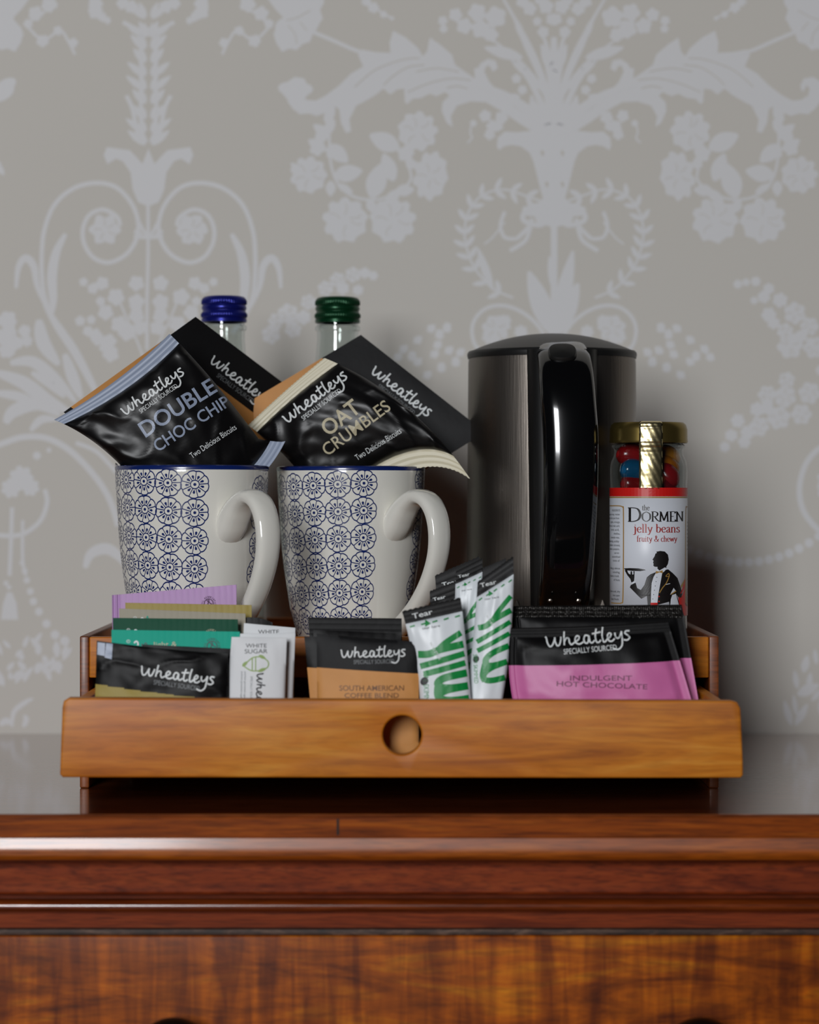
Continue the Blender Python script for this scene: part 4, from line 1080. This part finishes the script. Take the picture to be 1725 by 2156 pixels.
milk('white milk stick leaning left behind the others with a torn-notch black top', [(916, 1213, 1.432), (1010, 1172, 1.432), (1022, 1560, 1.424), (950, 1565, 1.424)], 1, None, top=0.12)
milk('short white milk stick tip peeping between its neighbours', [(905, 1246, 1.4215), (966, 1222, 1.4215), (990, 1570, 1.415), (920, 1570, 1.415)], 3, None, top=0.10)
milk('white milk stick with broad green stroke behind the two front ones', [(960, 1204, 1.413), (1016, 1176, 1.413), (1014, 1575, 1.408), (950, 1575, 1.408)], 5, 0.26, top=0.07)
milk('white milk stick beside the hot chocolate sachets, mostly hidden', [(1010, 1200, 1.414), (1066, 1176, 1.414), (1052, 1575, 1.402), (990, 1575, 1.402)], 6, None, top=0.12)
milk('white milk stick leaning right with green lettering and a twisted black top', [(1006, 1226, 1.401), (1081, 1172, 1.401), (1036, 1580, 1.396), (962, 1580, 1.396)], 7, 0.25, top=0.09, bowk={'right': (14, 0), 'left': (6, 0)})
milk('white milk stick with large green milk lettering at the tray front', [(847, 1288, 1.391), (970, 1259, 1.391), (998, 1588, 1.388), (893, 1592, 1.388)], 9, 0.27, top=0.085, bowk={'left': (10, 0), 'right': (4, 0)})

# --- hot chocolate sachets
GH = 'hot chocolate sachets in the drawer'
def choc(label, C, T, seed, front, bowk, lim):
    k = Packet('hot_chocolate_sachet', label, 'sachet', C, T, [M['black_sachet'], M['pink']], rows=[(lim, 0), (1.01, 1)], seal=(0.085, 0, 0.05, 0.05), seal_mat=[M['grid_seal'] if not front else M['black_sachet'], M['pink']] if False else None, bow=bowk, n=(40, 40), wr=(0.0016 if front else 0.0006, 3.4, seed), group=GH, pw=0.4)
    return k
k = choc('pink and black hot chocolate sachet rearmost of the three', [(1086, 1296, 1.423), (1441, 1304, 1.423), (1488, 1575, 1.418), (1108, 1580, 1.418)], 0.006, 2, False, None, 0.29)
k = choc('pink and black hot chocolate sachet with a silvery grid seal, middle of the three', [(1076, 1276, 1.411), (1436, 1273, 1.411), (1490, 1585, 1.405), (1108, 1585, 1.405)], 0.007, 5, False, None, 0.36)
p = Print()
p.poly([(1078, 1277), (1200, 1276), (1320, 1275), (1434, 1274), (1438, 1301), (1320, 1300), (1200, 1299), (1079, 1300)], 0)
k.lay(p, 'seal', [M['grid_seal']], step=4, eps=0.0005)
k = choc('INDULGENT HOT CHOCOLATE sachet foremost of the three in pink and black', [(1076, 1322, 1.397), (1406, 1308, 1.397), (1488, 1590, 1.390), (1118, 1592, 1.390)], 0.012, 8, True, {'left': (-20, 0), 'right': (2, 0), 'top': (0, 3)}, 0.292)
p = Print()
brand(p, 1150, 1362, 178, 5, 0, sub=0, w=0.12)
p.text('INDULGENT', 1264, 1431, 10.5, 0, 1, bold=0.006, width=130)
p.text('HOT CHOCOLATE', 1266, 1446, 10.5, -2, 1, bold=0.006, width=190)
k.lay(p, 'lettering', [M['white_ink'], M['pink_ink']])

# ------------------------------------------------------------------ kettle
def kettle():
    KD = 1.592
    c = at(1162.5, 1000, KD); c.z = 0.067
    root = thing('electric_kettle', c, 'brushed steel electric kettle with glossy black handle facing out', 'kettle')
    sc = KD / F
    R = 177.5 * sc
    top = EYE + (HY - 752) * sc - 0.067
    MB().lathe([(0, 0.002), (R * 0.99, 0.002), (R * 1.02, 0.003), (R * 1.03, 0.012), (R * 1.02, 0.0165), (R * 0.95, 0.0165), (0, 0.0165)], 80, c).build('power_base', M['satin_black'], root)
    body = [(R * 0.9, 0.017), (R * 1.015, 0.0175), (R * 1.018, 0.022), (R * 1.012, 0.06), (R * 1.002, 0.11), (R * 0.993, top - 0.004), (R * 0.985, top), (R * 0.93, top), (R * 0.93, 0.02)]
    MB().lathe(body, 128, c).build('steel_body', M['steel'], root)
    ring = [(R * 0.94, top - 0.001), (R * 0.997, top - 0.001), (R * 1.006, top + 0.001), (R * 1.002, top + 0.0024), (R * 0.985, top + 0.0034), (R * 0.93, top + 0.0036), (R * 0.93, top - 0.001)]
    MB().lathe(ring, 128, c).build('rim_ring', M['satin_black'], root)
    lid = [(R * 0.985, top + 0.002)] + [(R * 0.985 * (1 - i / 24), top + 0.0030 + 0.0112 * (1 - (1 - i / 24) ** 2.1)) for i in range(25)]
    MB().lathe(lid, 128, c).build('lid', M['lid_grey'], root)
    # back plate of the handle, hugging the body
    ex, ey, ez = Vector((1, 0, 0)), Vector((0, 1, 0)), Vector((0, 0, 1))
    hx = 0.0035
    mb = MB()
    vs, fs = [], []
    rows = 24; cols = 14
    for j in range(rows + 1):
        z = 0.028 + (top + 0.002 - 0.028) * j / rows
        for layer in (0, 1):
            for i in range(cols + 1):
                u = -1 + 2 * i / cols
                hw = 0.0208 - 0.002 * (1 - j / rows)
                x = hx + u * hw
                rr = R * 1.02
                yy = -math.sqrt(max(rr * rr - x * x, 0)) - (0.0055 * (1 - abs(u) ** 6) if layer else -0.002)
                vs.append(c + Vector((x, yy, z)))
    w = cols + 1
    for j in range(rows):
        for i in range(cols):
            a = j * 2 * w + w + i
            fs.append((a, a + 1, a + 1 + 2 * w, a + 2 * w))
        for i in (0, cols):
            a = j * 2 * w + i
            fs.append((a, a + w, a + 3 * w, a + 2 * w))
    for j in (0, rows):
        for i in range(cols):
            a = j * 2 * w + i
            fs.append((a, a + 1, a + w + 1, a + w))
    MB().add(vs, fs).build('handle_plate', M['satin_black'], root)
    # handle bar
    raw = [(-0.020, top + 0.0085, 0, 13.4, 2.4), (-0.037, top + 0.0045, 0, 14.6, 3.2), (-0.051, top - 0.0004, 0, 15.4, 4.4), (-0.0617, top - 0.0058, 0.0005, 15.8, 5.8), (-0.0700, top - 0.0150, 0.001, 15.9, 7.2), (-0.0750, top - 0.030, 0.0018, 16.0, 8), (-0.0775, top - 0.05, 0.003, 16.0, 8), (-0.0770, top - 0.08, 0.003, 15.8, 8), (-0.0740, top - 0.108, 0.002, 15.6, 8), (-0.0690, top - 0.130, 0.001, 15.4, 8), (-0.0610, top - 0.144, 0, 15.2, 8.5), (-0.0520, top - 0.152, 0, 15.0, 8), (-0.046, top - 0.155, 0, 15, 6)]
    P3 = catmull([(r[0], r[1], r[2]) for r in raw], 5); W3 = catmull([(r[3], r[4], 0) for r in raw], 5)
    path, frames = [], []
    for i, q in enumerate(P3):
        d = P3[min(i + 1, len(P3) - 1)] - P3[max(i - 1, 0)]
        tang = (ey * d.x + ez * d.y).normalized()
        path.append(c + ex * (hx + q.z) + ey * q.x + ez * q.y); frames.append((ex, tang.cross(ex)))
    def sec(i):
        w2, t2 = W3[i].x / 1000, W3[i].y / 1000
        return [(w2 * math.copysign(abs(math.cos(a)) ** 0.62, math.cos(a)), t2 * math.copysign(abs(math.sin(a)) ** 0.75, math.sin(a))) for a in [2 * math.pi * k / 28 for k in range(28)]]
    MB().sweep(path, frames, sec).build('handle', M['gloss_black'], root)
    # lid button on the crown of the handle
    bc = c + Vector((hx - 0.001, -0.0652, top - 0.0022)); nrm = Vector((0, -0.66, 0.75)).normalized(); up = ex.cross(nrm)
    vs, fs = [], []
    prof = [(1.0, 0.0), (1.0, 0.0022), (0.93, 0.0034), (0.6, 0.0040), (0.0, 0.0041)]
    for (kk, hh) in prof:
        for i in range(32):
            a = 2 * math.pi * i / 32
            u = 0.0083 * kk * math.copysign(abs(math.cos(a)) ** 0.75, math.cos(a)); v = 0.0072 * kk * math.copysign(abs(math.sin(a)) ** 0.75, math.sin(a))
            vs.append(bc + ex * u - up * v + nrm * hh)
    for j in range(len(prof) - 1):
        for i in range(32):
            k2 = (i + 1) % 32
            fs.append((j * 32 + i, j * 32 + k2, (j + 1) * 32 + k2, (j + 1) * 32 + i))
    MB().add(vs, fs).build('lid_button', M['satin_black'], root)
    # two screws low on the handle, two small pointed steel triangles at the foot
    for px in (1158, 1217):
        q = at(px, 1264, KD - 0.071)
        mb = MB().lathe([(0, 0.0014), (0.0010, 0.0012), (0.0015, 0.0), (0.0, 0.0)], 14)
        mb.v = [(q.x + x, q.y - 0.0042 - z, q.z + y) for (x, y, z) in mb.v]
        mb.build('screw', M['steel'], root)
    for px in (1088, 1268):
        q = at(px, 1262, KD - R * 0.92)
        yb = q.y - 0.004
        MB().add([(q.x, yb, q.z), (q.x - 0.004, yb, q.z - 0.011), (q.x + 0.004, yb, q.z - 0.011), (q.x, yb + 0.012, q.z), (q.x - 0.004, yb + 0.012, q.z - 0.011), (q.x + 0.004, yb + 0.012, q.z - 0.011)], [(0, 1, 2), (3, 5, 4), (0, 3, 4, 1), (1, 4, 5, 2), (2, 5, 3, 0)]).build('foot_triangle', M['steel'], root, smooth=False)
kettle()

# ------------------------------------------------------------------ jar of jelly beans
SER = {  # serif letter skeletons, cap height 1, x-height 0.62: (advance, strokes)
 'D': (1.06, [[(.16, 0), (.16, 1)], [(.02, 1), (.45, 1), (.78, .9), (.95, .52), (.82, .15), (.45, 0), (.02, 0)]]),
 'O': (1.06, [[(.5, 1), (.15, .8), (.08, .5), (.15, .2), (.5, 0), (.87, .2), (.94, .5), (.87, .8), (.5, 1)]]),
 'R': (.86, [[(.15, 0), (.15, 1)], [(0, 0), (.32, 0)], [(.0, 1), (.42, 1), (.68, .88), (.66, .62), (.4, .5), (.16, .5)], [(.38, .5), (.62, .18), (.9, 0)]]),
 'M': (1.2, [[(.14, 0), (.2, 1)], [(.2, 1), (.56, .08)], [(.56, .08), (.95, 1)], [(.95, 1), (1.0, 0)], [(0, 0), (.3, 0)], [(.84, 0), (1.16, 0)], [(.05, 1), (.24, 1)], [(.9, 1), (1.1, 1)]]),
 'E': (.74, [[(.15, 0), (.15, 1)], [(0, 1), (.62, 1), (.64, .84)], [(.15, .52), (.5, .52)], [(0, 0), (.64, 0), (.68, .18)]]),
 'N': (1.02, [[(.15, 0), (.15, 1)], [(.15, 1), (.82, .02)], [(.82, 0), (.82, 1)], [(0, 0), (.3, 0)], [(0, 1), (.18, 1)], [(.68, 1), (.96, 1)]]),
 't': (.40, [[(.18, .8), (.18, .1), (.26, .01), (.38, .05)], [(.02, .62), (.36, .62)]]),
 'h': (.60, [[(.12, 0), (.12, 1)], [(.12, .48), (.3, .63), (.44, .52), (.45, 0)], [(.02, 1), (.12, 1)], [(.02, 0), (.24, 0)], [(.35, 0), (.56, 0)]]),
 'e': (.54, [[(.09, .36), (.45, .38), (.40, .58), (.26, .63), (.10, .5), (.08, .28), (.2, .03), (.34, .01), (.47, .12)]]),
 'j': (.32, [[(.05, .62), (.17, .62), (.17, -.1), (.08, -.26), (-.06, -.24)], [(.16, .84), (.17, .90)]]),
 'l': (.30, [[(.14, 0), (.14, 1)], [(.02, 1), (.14, 1)], [(.03, 0), (.26, 0)]]),
 'y': (.58, [[(.08, .62), (.30, .04)], [(.50, .62), (.26, -.08), (.14, -.26), (.02, -.22)], [(0, .62), (.2, .62)], [(.4, .62), (.58, .62)]]),
 'b': (.60, [[(.12, 1), (.12, .05)], [(.02, 1), (.12, 1)], [(.12, .5), (.3, .64), (.48, .5), (.5, .28), (.40, .05), (.24, .0), (.12, .08)]]),
 'a': (.54, [[(.08, .5), (.2, .63), (.36, .56), (.38, .1), (.44, .01), (.52, .06)], [(.38, .36), (.16, .28), (.08, .14), (.16, .01), (.28, .04), (.38, .14)]]),
 'n': (.62, [[(.12, 0), (.12, .62)], [(.12, .48), (.3, .63), (.45, .52), (.46, 0)], [(.0, .62), (.12, .62)], [(.02, 0), (.24, 0)], [(.36, 0), (.58, 0)]]),
 's': (.46, [[(.38, .5), (.3, .62), (.16, .6), (.1, .48), (.2, .36), (.34, .28), (.40, .14), (.3, .01), (.14, .02), (.06, .14)]]),
 'f': (.36, [[(.16, 0), (.16, .8), (.26, .98), (.38, .94)], [(.04, .62), (.32, .62)], [(.05, 0), (.3, 0)]]),
 'r': (.44, [[(.13, 0), (.13, .62)], [(.13, .45), (.26, .62), (.38, .58)], [(.02, .62), (.13, .62)], [(.03, 0), (.27, 0)]]),
 'u': (.62, [[(.02, .62), (.13, .62), (.13, .14), (.26, .0), (.4, .08), (.46, .2)], [(.46, .62), (.46, 0)], [(.36, .62), (.46, .62)], [(.46, 0), (.58, .02)]]),
 'i': (.30, [[(.04, .62), (.14, .62), (.14, 0)], [(.03, 0), (.26, 0)], [(.14, .84), (.15, .90)]]),
 'c': (.50, [[(.42, .5), (.28, .63), (.12, .52), (.08, .3), (.16, .06), (.3, .0), (.44, .12)]]),
 'w': (.82, [[(.06, .62), (.24, .03)], [(.24, .03), (.42, .6)], [(.42, .6), (.58, .03)], [(.58, .03), (.76, .62)], [(0, .62), (.16, .62)], [(.66, .62), (.82, .62)]]),
 '&': (.84, [[(.78, .45), (.6, .15), (.36, .0), (.12, .1), (.1, .3), (.3, .5), (.46, .74), (.36, .98), (.22, .86), (.3, .6), (.56, .2), (.8, .0)]]),
 ' ': (.34, [])}
def serif(p, txt, cx, cy, cap, width, mi, w=0.15, big_first=None):
    adv = []
    for i, ch in enumerate(txt):
        k = big_first if (big_first and i == 0) else 1.0
        adv.append(SER[ch][0] * cap * k)
    tot = sum(adv); sx = width / tot
    x = cx - width / 2
    for i, ch in enumerate(txt):
        k = big_first if (big_first and i == 0) else 1.0
        for st in SER[ch][1]:
            straight = len(st) == 2
            pts = [(x + u * cap * k * sx, cy - v * cap * k) for (u, v) in st]
            p.stroke(pts, w * cap * k, mi, nib=(1.0, 0.38), k=5)
        x += adv[i] * sx

def jar():
    JD = 1.52
    sc = JD / F
    c = at(1366, 1000, JD); c.z = 0.067
    root = thing('jelly_bean_jar', c, 'small glass jar with gold lid and red and white jelly beans label', 'jar')
    R = 81.5 * sc
    Z = lambda py: EYE - (py - HY) * sc - 0.067
    prof = [(0, 0.0015), (R * 0.86, 0.0), (R * 0.97, 0.002), (R * 1.0, 0.006), (R * 0.985, Z(1290)), (R * 0.985, Z(1030)), (R * 1.0, Z(1000)), (R * 1.0, Z(985)), (R * 0.97, Z(972)), (R * 0.90, Z(960)), (R * 0.885, Z(950)), (R * 0.90, Z(946)), (R * 0.945, Z(942)), (R * 0.945, Z(938)), (R * 0.87, Z(934)), (R * 0.87, Z(900))]
    inner = [(max(r - 0.0018, 0), z) for (r, z) in prof[::-1] if z > 0.004]
    MB().lathe(prof + inner + [(R * 0.8, 0.004), (0, 0.0045)], 80, c).build('glass_body', M['jar_glass'], root)
    t = Z(890)
    lid = [(0, t - 0.0004), (R * 0.70, t - 0.0002), (R * 0.90, t), (R * 0.965, t - 0.0014), (R * 1.0, t - 0.004), (R * 1.005, Z(926)), (R * 1.015, Z(930)), (R * 1.0, Z(933)), (R * 0.96, Z(931)), (R * 0.95, t - 0.003), (0, t - 0.002)]
    MB().lathe(lid, 96, c).build('lid', M['gold_lid'], root)
    # foil seal strip over the lid and down to the label
    vs, fs = [], []
    x0, x1 = (1339.5 - 1366) / 81.5, (1387.5 - 1366) / 81.5
    pathz = [(0.55, Z(889.0)), (0.85, Z(888.4)), (0.955, Z(890.5)), (1.0, Z(897)), (1.012, Z(906)), (1.015, Z(926)), (1.018, Z(934)), (1.0, Z(948)), (0.995, Z(965)), (1.008, Z(985)), (1.0, Z(1010)), (0.996, Z(1029))]
    pz = catmull([(a, b2, 0) for a, b2 in pathz], 5)
    n = 12
    for q in pz:
        for i in range(n + 1):
            u = x0 + (x1 - x0) * i / n
            a = math.asin(u)
            r = (q.x + 0.007) * R
            wob = 0.00012 * math.sin(i * 1.9 + q.y * 900) + 0.0001 * math.sin(q.y * 2500)
            vs.append(c + Vector(((r + wob) * math.sin(a), -(r + wob) * math.cos(a), q.y)))
    for j in range(len(pz) - 1):
        for i in range(n):
            a = j * (n + 1) + i
            fs.append((a, a + 1, a + n + 2, a + n + 1))
    o = MB().add(vs, fs).build('foil_seal', M['gold_foil'], root); o['label'] = 'crinkled gold foil strip'
    sd = o.modifiers.new('thick', 'SOLIDIFY'); sd.thickness = 0.00008; sd.offset = -1
    # paper label, wrapped round the jar
    lr = R * 0.985 + 0.0003
    y0, y1 = Z(1295), Z(1027)
    vs, fs = [], []
    seg = 90
    for z in (y0, y1):
        for i in range(seg + 1):
            a = math.radians(-168 + 336 * i / seg)
            vs.append(c + Vector((lr * math.sin(a), -lr * math.cos(a), z)))
    for i in range(seg): fs.append((i, i + 1, seg + 2 + i, seg + 1 + i))
    lab = MB().add(vs, fs).build('paper_label', M['label_white'], root, fix=False)
    sd = lab.modifiers.new('thick', 'SOLIDIFY'); sd.thickness = 0.00012; sd.offset = 1
    p = Print()
    # band and frames (drawn where they wrap, x in units of arc: px along the front)
    arcpx = lambda deg: 1366 + math.radians(deg) * 81.5
    A0, A1 = arcpx(-167), arcpx(167)
    p.poly([(A0, 1027), (A1, 1027), (A1, 1045), (A0, 1045)], 1); p.poly([(A0, 1045.6), (A1, 1045.6), (A1, 1048.4), (A0, 1048.4)], 2)
    def X(px):  # seen pixel -> arc pixel
        u = max(-0.999, min(0.999, (px - 1366) / 80.5)); return 1366 + math.asin(u) * 81.5
    def fit(q): return [(X(a), b2) for (a, b2) in q]
    pf = Print()     # drawn in seen pixels, then bent
    serif(pf, 'the', 1353, 1074, 11.5, 15.5, 0, 0.15)
    serif(pf, 'DORMEN', 1376, 1097, 20, 117, 0, 0.17, big_first=1.40)
    serif(pf, 'jelly beans', 1377, 1120, 17.5, 96, 3, 0.15)
    serif(pf, 'fruity & chewy', 1377, 1139, 12.5, 84, 3, 0.14)
    z6 = lambda q: [(1240 + a / 4.9, 870 + b2 / 4.9) for (a, b2) in q]
    # waiter silhouette
    pf.poly(z6([(658, 1420), (700, 1412), (745, 1418), (778, 1450), (787, 1500), (778, 1545), (760, 1575), (765, 1590), (720, 1610), (690, 1620), (668, 1600), (672, 1575), (640, 1572), (628, 1560), (632, 1545), (626, 1530), (632, 1512), (620, 1500), (640, 1470), (650, 1440), (665, 1432)]), 0)
    pf.poly(z6([(342, 1592), (400, 1588), (480, 1590), (540, 1600), (555, 1608), (500, 1618), (420, 1616), (360, 1612)]), 0)
    pf.poly(z6([(350, 1610), (375, 1612), (385, 1640), (405, 1655), (408, 1620), (420, 1620), (424, 1655), (436, 1650), (434, 1618), (446, 1620), (444, 1680), (440, 1725), (415, 1735), (405, 1700), (375, 1660)]), 0)
    pf.poly(z6([(418, 1735), (445, 1715), (455, 1730), (425, 1752)]), 4)
    pf.poly(z6([(410, 1760), (455, 1735), (470, 1790), (505, 1810), (540, 1760), (565, 1680), (600, 1650), (660, 1625), (720, 1610), (780, 1600), (830, 1640), (880, 1690), (910, 1770), (935, 1850), (925, 1890), (895, 1895), (870, 1860), (905, 1960), (905, 1985), (795, 1985), (790, 1930), (575, 1985), (565, 1870), (545, 1880), (510, 1900), (470, 1860), (400, 1785)]), 0)
    pf.poly(z6([(668, 1610), (720, 1630), (700, 1740), (680, 1850), (670, 1940), (604, 1940), (606, 1850), (612, 1740), (630, 1680)]), 4, lay=2)
    pf.poly(z6([(655, 1625), (668, 1590), (690, 1612), (745, 1580), (768, 1590), (735, 1625), (700, 1640)]), 4, lay=2)
    pf.poly(z6([(653, 1615), (685, 1622), (722, 1608), (725, 1640), (690, 1630), (655, 1645)]), 2, lay=3)
    pf.poly(z6([(602, 1938), (672, 1938), (670, 1985), (600, 1985)]), 1, lay=2.4)
    pf.poly(z6([(838, 1790), (860, 1820), (800, 1860), (815, 1830)]), 4, lay=2); pf.poly(z6([(860, 1818), (868, 1828), (810, 1860), (808, 1850)]), 2, lay=3)
    pf.poly(z6([(822, 1862), (862, 1850), (900, 1985), (800, 1985), (808, 1905)]), 4, lay=1.6)
    pf.stroke(z6([(785, 1640), (790, 1670), (760, 1740), (720, 1790), (690, 1840)]), 1.9, 2, lay=3); pf.stroke(z6([(785, 1640), (755, 1670), (790, 1672)]), 1.4, 2, lay=3)
    pf.stroke(z6([(750, 1755), (800, 1745)]), 1.2, 4, lay=3, smooth=False)
    for i in range(6): pf.disc(*z6([(664 - i * 8, 1680 + i * 44)])[0], 0.9, 0, lay=3.2, n=8)
    for y in (1875, 1925): pf.disc(*z6([(686, y)])[0], 1.5, 1, lay=3.2, n=8)
    # red and gold corner
    pf.poly(z6([(968, 1700), (968, 1780), (900, 1900), (925, 1985), (975, 1985), (1010, 1985), (1012, 2080), (960, 2080), (900, 1985), (890, 1900), (935, 1800)]), 1)
    pf.poly(z6([(970, 1695), (970, 1740), (920, 1800), (918, 1770)]), 2)
    pf.poly(z6([(895, 1895), (935, 1870), (970, 1780), (970, 1960), (985, 1985), (910, 1985)]), 1)
    # ingredient panels at the sides
    pf.stroke(z6([(215, 955), (300, 955), (332, 968), (340, 1010), (340, 1500), (335, 1900), (322, 1945), (290, 1952), (232, 1952)]), 2.1, 2)
    pf.stroke(z6([(1016, 962), (992, 968), (978, 1010), (974, 1500), (974, 1900), (985, 1950), (1010, 1960)]), 2.0, 2)
    rows = ['INGREDIENTS', 'sugar syrup, maize', 'starch, fruit juice from', 'apple, orange,', 'citric acid, malic acid,', 'lactic acid,', 'shellac,', 'carnauba wax,', 'flavouring, acidity', '(sodium citrate),', 'colours pumpkin,', 'carrot', 'caramelised', 'traces of', '', 'Allergy advice:', 'including', 'shown in bold.', 'of Nuts,', '', '', 'Store cool, dry', 'once open', 'best fresh.']
    rp = Print()
    for i, tx in enumerate(rows):
        if not tx: continue
        y = 870 + (1012 + i * 39.5) / 4.9
        wd = min(len(tx) * 2.9, 52)
        xr = 1366 + math.asin((1304.5 - 1366) / 80.5) * 81.5 - 2 - (i % 3) * 1.6
        rp.text(tx, xr - wd / 2, y, 4.4, 0, 0, width=wd)
        if i in (3, 4, 5, 6, 7, 8, 9, 10, 18, 19, 20): rp.text(tx or 'keep dry', 1366 + math.asin((1441 - 1366) / 80.5) * 81.5 + 6 + wd / 2, y, 4.0, 0, 0, width=wd)
    p.t += rp.t
    def sub(t):  # bend the seen-pixel drawing after splitting long edges
        a, b2, d, mi, l = t
        e = max(math.dist(a, b2), math.dist(b2, d), math.dist(d, a))
        if e <= 7:
            p.t.append(((X(a[0]), a[1]), (X(b2[0]), b2[1]), (X(d[0]), d[1]), mi, l)); return
        m1 = lambda q, r2: ((q[0] + r2[0]) / 2, (q[1] + r2[1]) / 2)
        ll = l if isinstance(l, tuple) else (l, l, l)
        ab, bc, ca = m1(a, b2), m1(b2, d), m1(d, a)
        l0 = sum(ll) / 3
        for q in ((a, ab, ca), (ab, b2, bc), (ca, bc, d), (ab, bc, ca)): sub((*q, mi, l0))
    for t in pf.t: sub(t)
    def fn(x, y):
        a = (x - 1366) / 81.5
        nrm = Vector((math.sin(a), -math.cos(a), 0))
        q = c + nrm * (lr + 0.00012); q.z = EYE - (y - HY) * sc
        return q, nrm
    o = p.lay_on('label_print', fn, [M['label_black'], M['label_red'], M['label_gold'], M['label_wine'], M['label_white']], root, step=9, eps=0.00006, unit=0.00003)
    # beans: the visible ones under the neck are things of their own
    def bean_mesh(name, col):
        mb = MB(); vs, fs = [], []
        nu, nv = 16, 12
        for j in range(nv + 1):
            th = math.pi * j / nv
            for i in range(nu):
                ph = 2 * math.pi * i / nu
                x, y, z = math.cos(th), math.sin(th) * math.cos(ph), math.sin(th) * math.sin(ph)
                y -= 0.28 * x * x - 0.1
                vs.append((x * 0.0093, y * 0.0072, z * 0.0072))
        for j in range(nv):
            for i in range(nu):
                k2 = (i + 1) % nu
                fs.append((j * nu + i, j * nu + k2, (j + 1) * nu + k2, (j + 1) * nu + i))
        return mb.add(vs, fs), mat('bean_' + name, col, 0.18, coat=0.5, vary=(120, 0.12))
    zt = Z(1027)
    spec = [('blue', (24, 104, 150), (1321, 992, 0.0105), (0.3, 0.2, 0.5), 'bright blue jelly bean against the jar glass'),
            ('red', (170, 28, 34), (1418, 1000, 0.0110), (0.1, 0.6, -0.2), 'deep red jelly bean against the glass beside the foil strip'),
            ('orange', (206, 116, 22), (1398, 984, 0.0035), (0.2, 0.1, 0.4), 'amber orange jelly bean above the deep red one'),
            ('dark_red', (150, 22, 26), (1315, 1024, 0.0130), (0.0, 0.4, 0.3), 'dark red jelly bean lying under the blue one'),
            ('scarlet', (182, 30, 34), (1330, 960, 0.0000), (0.5, 0.2, 0.1), 'scarlet jelly bean high in the neck above the blue one'),
            ('amber', (196, 110, 26), (1376, 1010, 0.0125), (1.2, 0.1, 0.9), 'amber jelly bean half hidden by the foil strip'),
            ('wine', (120, 16, 26), (1420, 1027, 0.0120), (0.3, 0.9, 0.2), 'wine coloured jelly bean lying under the deep red one'),
            ('honey', (200, 128, 40), (1400, 962, -0.004), (0.1, 0.1, 0.2), 'honey coloured jelly bean high behind the foil strip'),
            ('yellow', (206, 164, 40), (1352, 998, -0.003), (0.7, 0.3, 1.1), 'yellow jelly bean in the middle of the jar'),
            ('green', (60, 120, 40), (1366, 1000, -0.0125), (0.2, 0.3, 0.4), 'green jelly bean at the back of the jar')]
    for nm, col, (px, py, dy), rot, lab2 in spec:
        mb, bm2 = bean_mesh(nm, col)
        Dn = JD - dy
        q = at(px, py, Dn)
        Rm = Matrix.Rotation(rot[2], 3, 'Z') @ Matrix.Rotation(rot[1], 3, 'Y') @ Matrix.Rotation(rot[0], 3, 'X')
        # keep each bean inside the glass
        v = Vector((q.x - c.x, q.y - c.y, 0)); lim = R * 0.985 - 0.0018 - 0.0086
        if v.length > lim: v *= lim / v.length
        q = Vector((c.x + v.x, c.y + v.y, q.z))
        mb.v = [tuple(Rm @ Vector(w2)) for w2 in mb.v]
        o = mb.build('jelly_bean', bm2, None); o.location = q
        tag(o, lab2, 'jelly bean', 'jelly beans in the jar')
    # the mass of beans hidden behind the label
    rnd = random.Random(11)
    mb = MB(); cols = [mat('bean_fill_%s' % n2, c2, 0.2, coat=0.4) for n2, c2 in (('red', (170, 28, 34)), ('orange', (206, 116, 22)), ('green', (60, 120, 40)), ('blue', (24, 104, 150)), ('yellow', (206, 164, 40)))]
    base_b, _m = bean_mesh('x', (100, 100, 100)); bpy.data.materials.remove(_m)
    zz = 0.0118
    while zz < zt - 0.014:
        for ring, (nr, rr) in enumerate(((6, R * 0.985 - 0.0106), (1, 0.0))):
            off = rnd.random() * 6
            for i in range(nr):
                a = off + 2 * math.pi * i / max(nr, 1)
                Rm = Matrix.Rotation(a + rnd.uniform(-.2, .2), 3, 'Z') @ Matrix.Rotation(1.2 + rnd.uniform(-.4, .4), 3, 'Y')
                ctr = c + Vector((rr * math.cos(a), rr * math.sin(a), zz + rnd.uniform(-.001, .001)))
                mb.add([ctr + Rm @ (Vector(w2) * 0.80) for w2 in base_b.v], base_b.f, rnd.randrange(5))
        zz += 0.0128
    o = mb.build('jelly_bean_filling', cols, None)
    tag(o, 'assorted jelly beans filling the jar behind its label', 'jelly beans', kind='stuff')
jar()
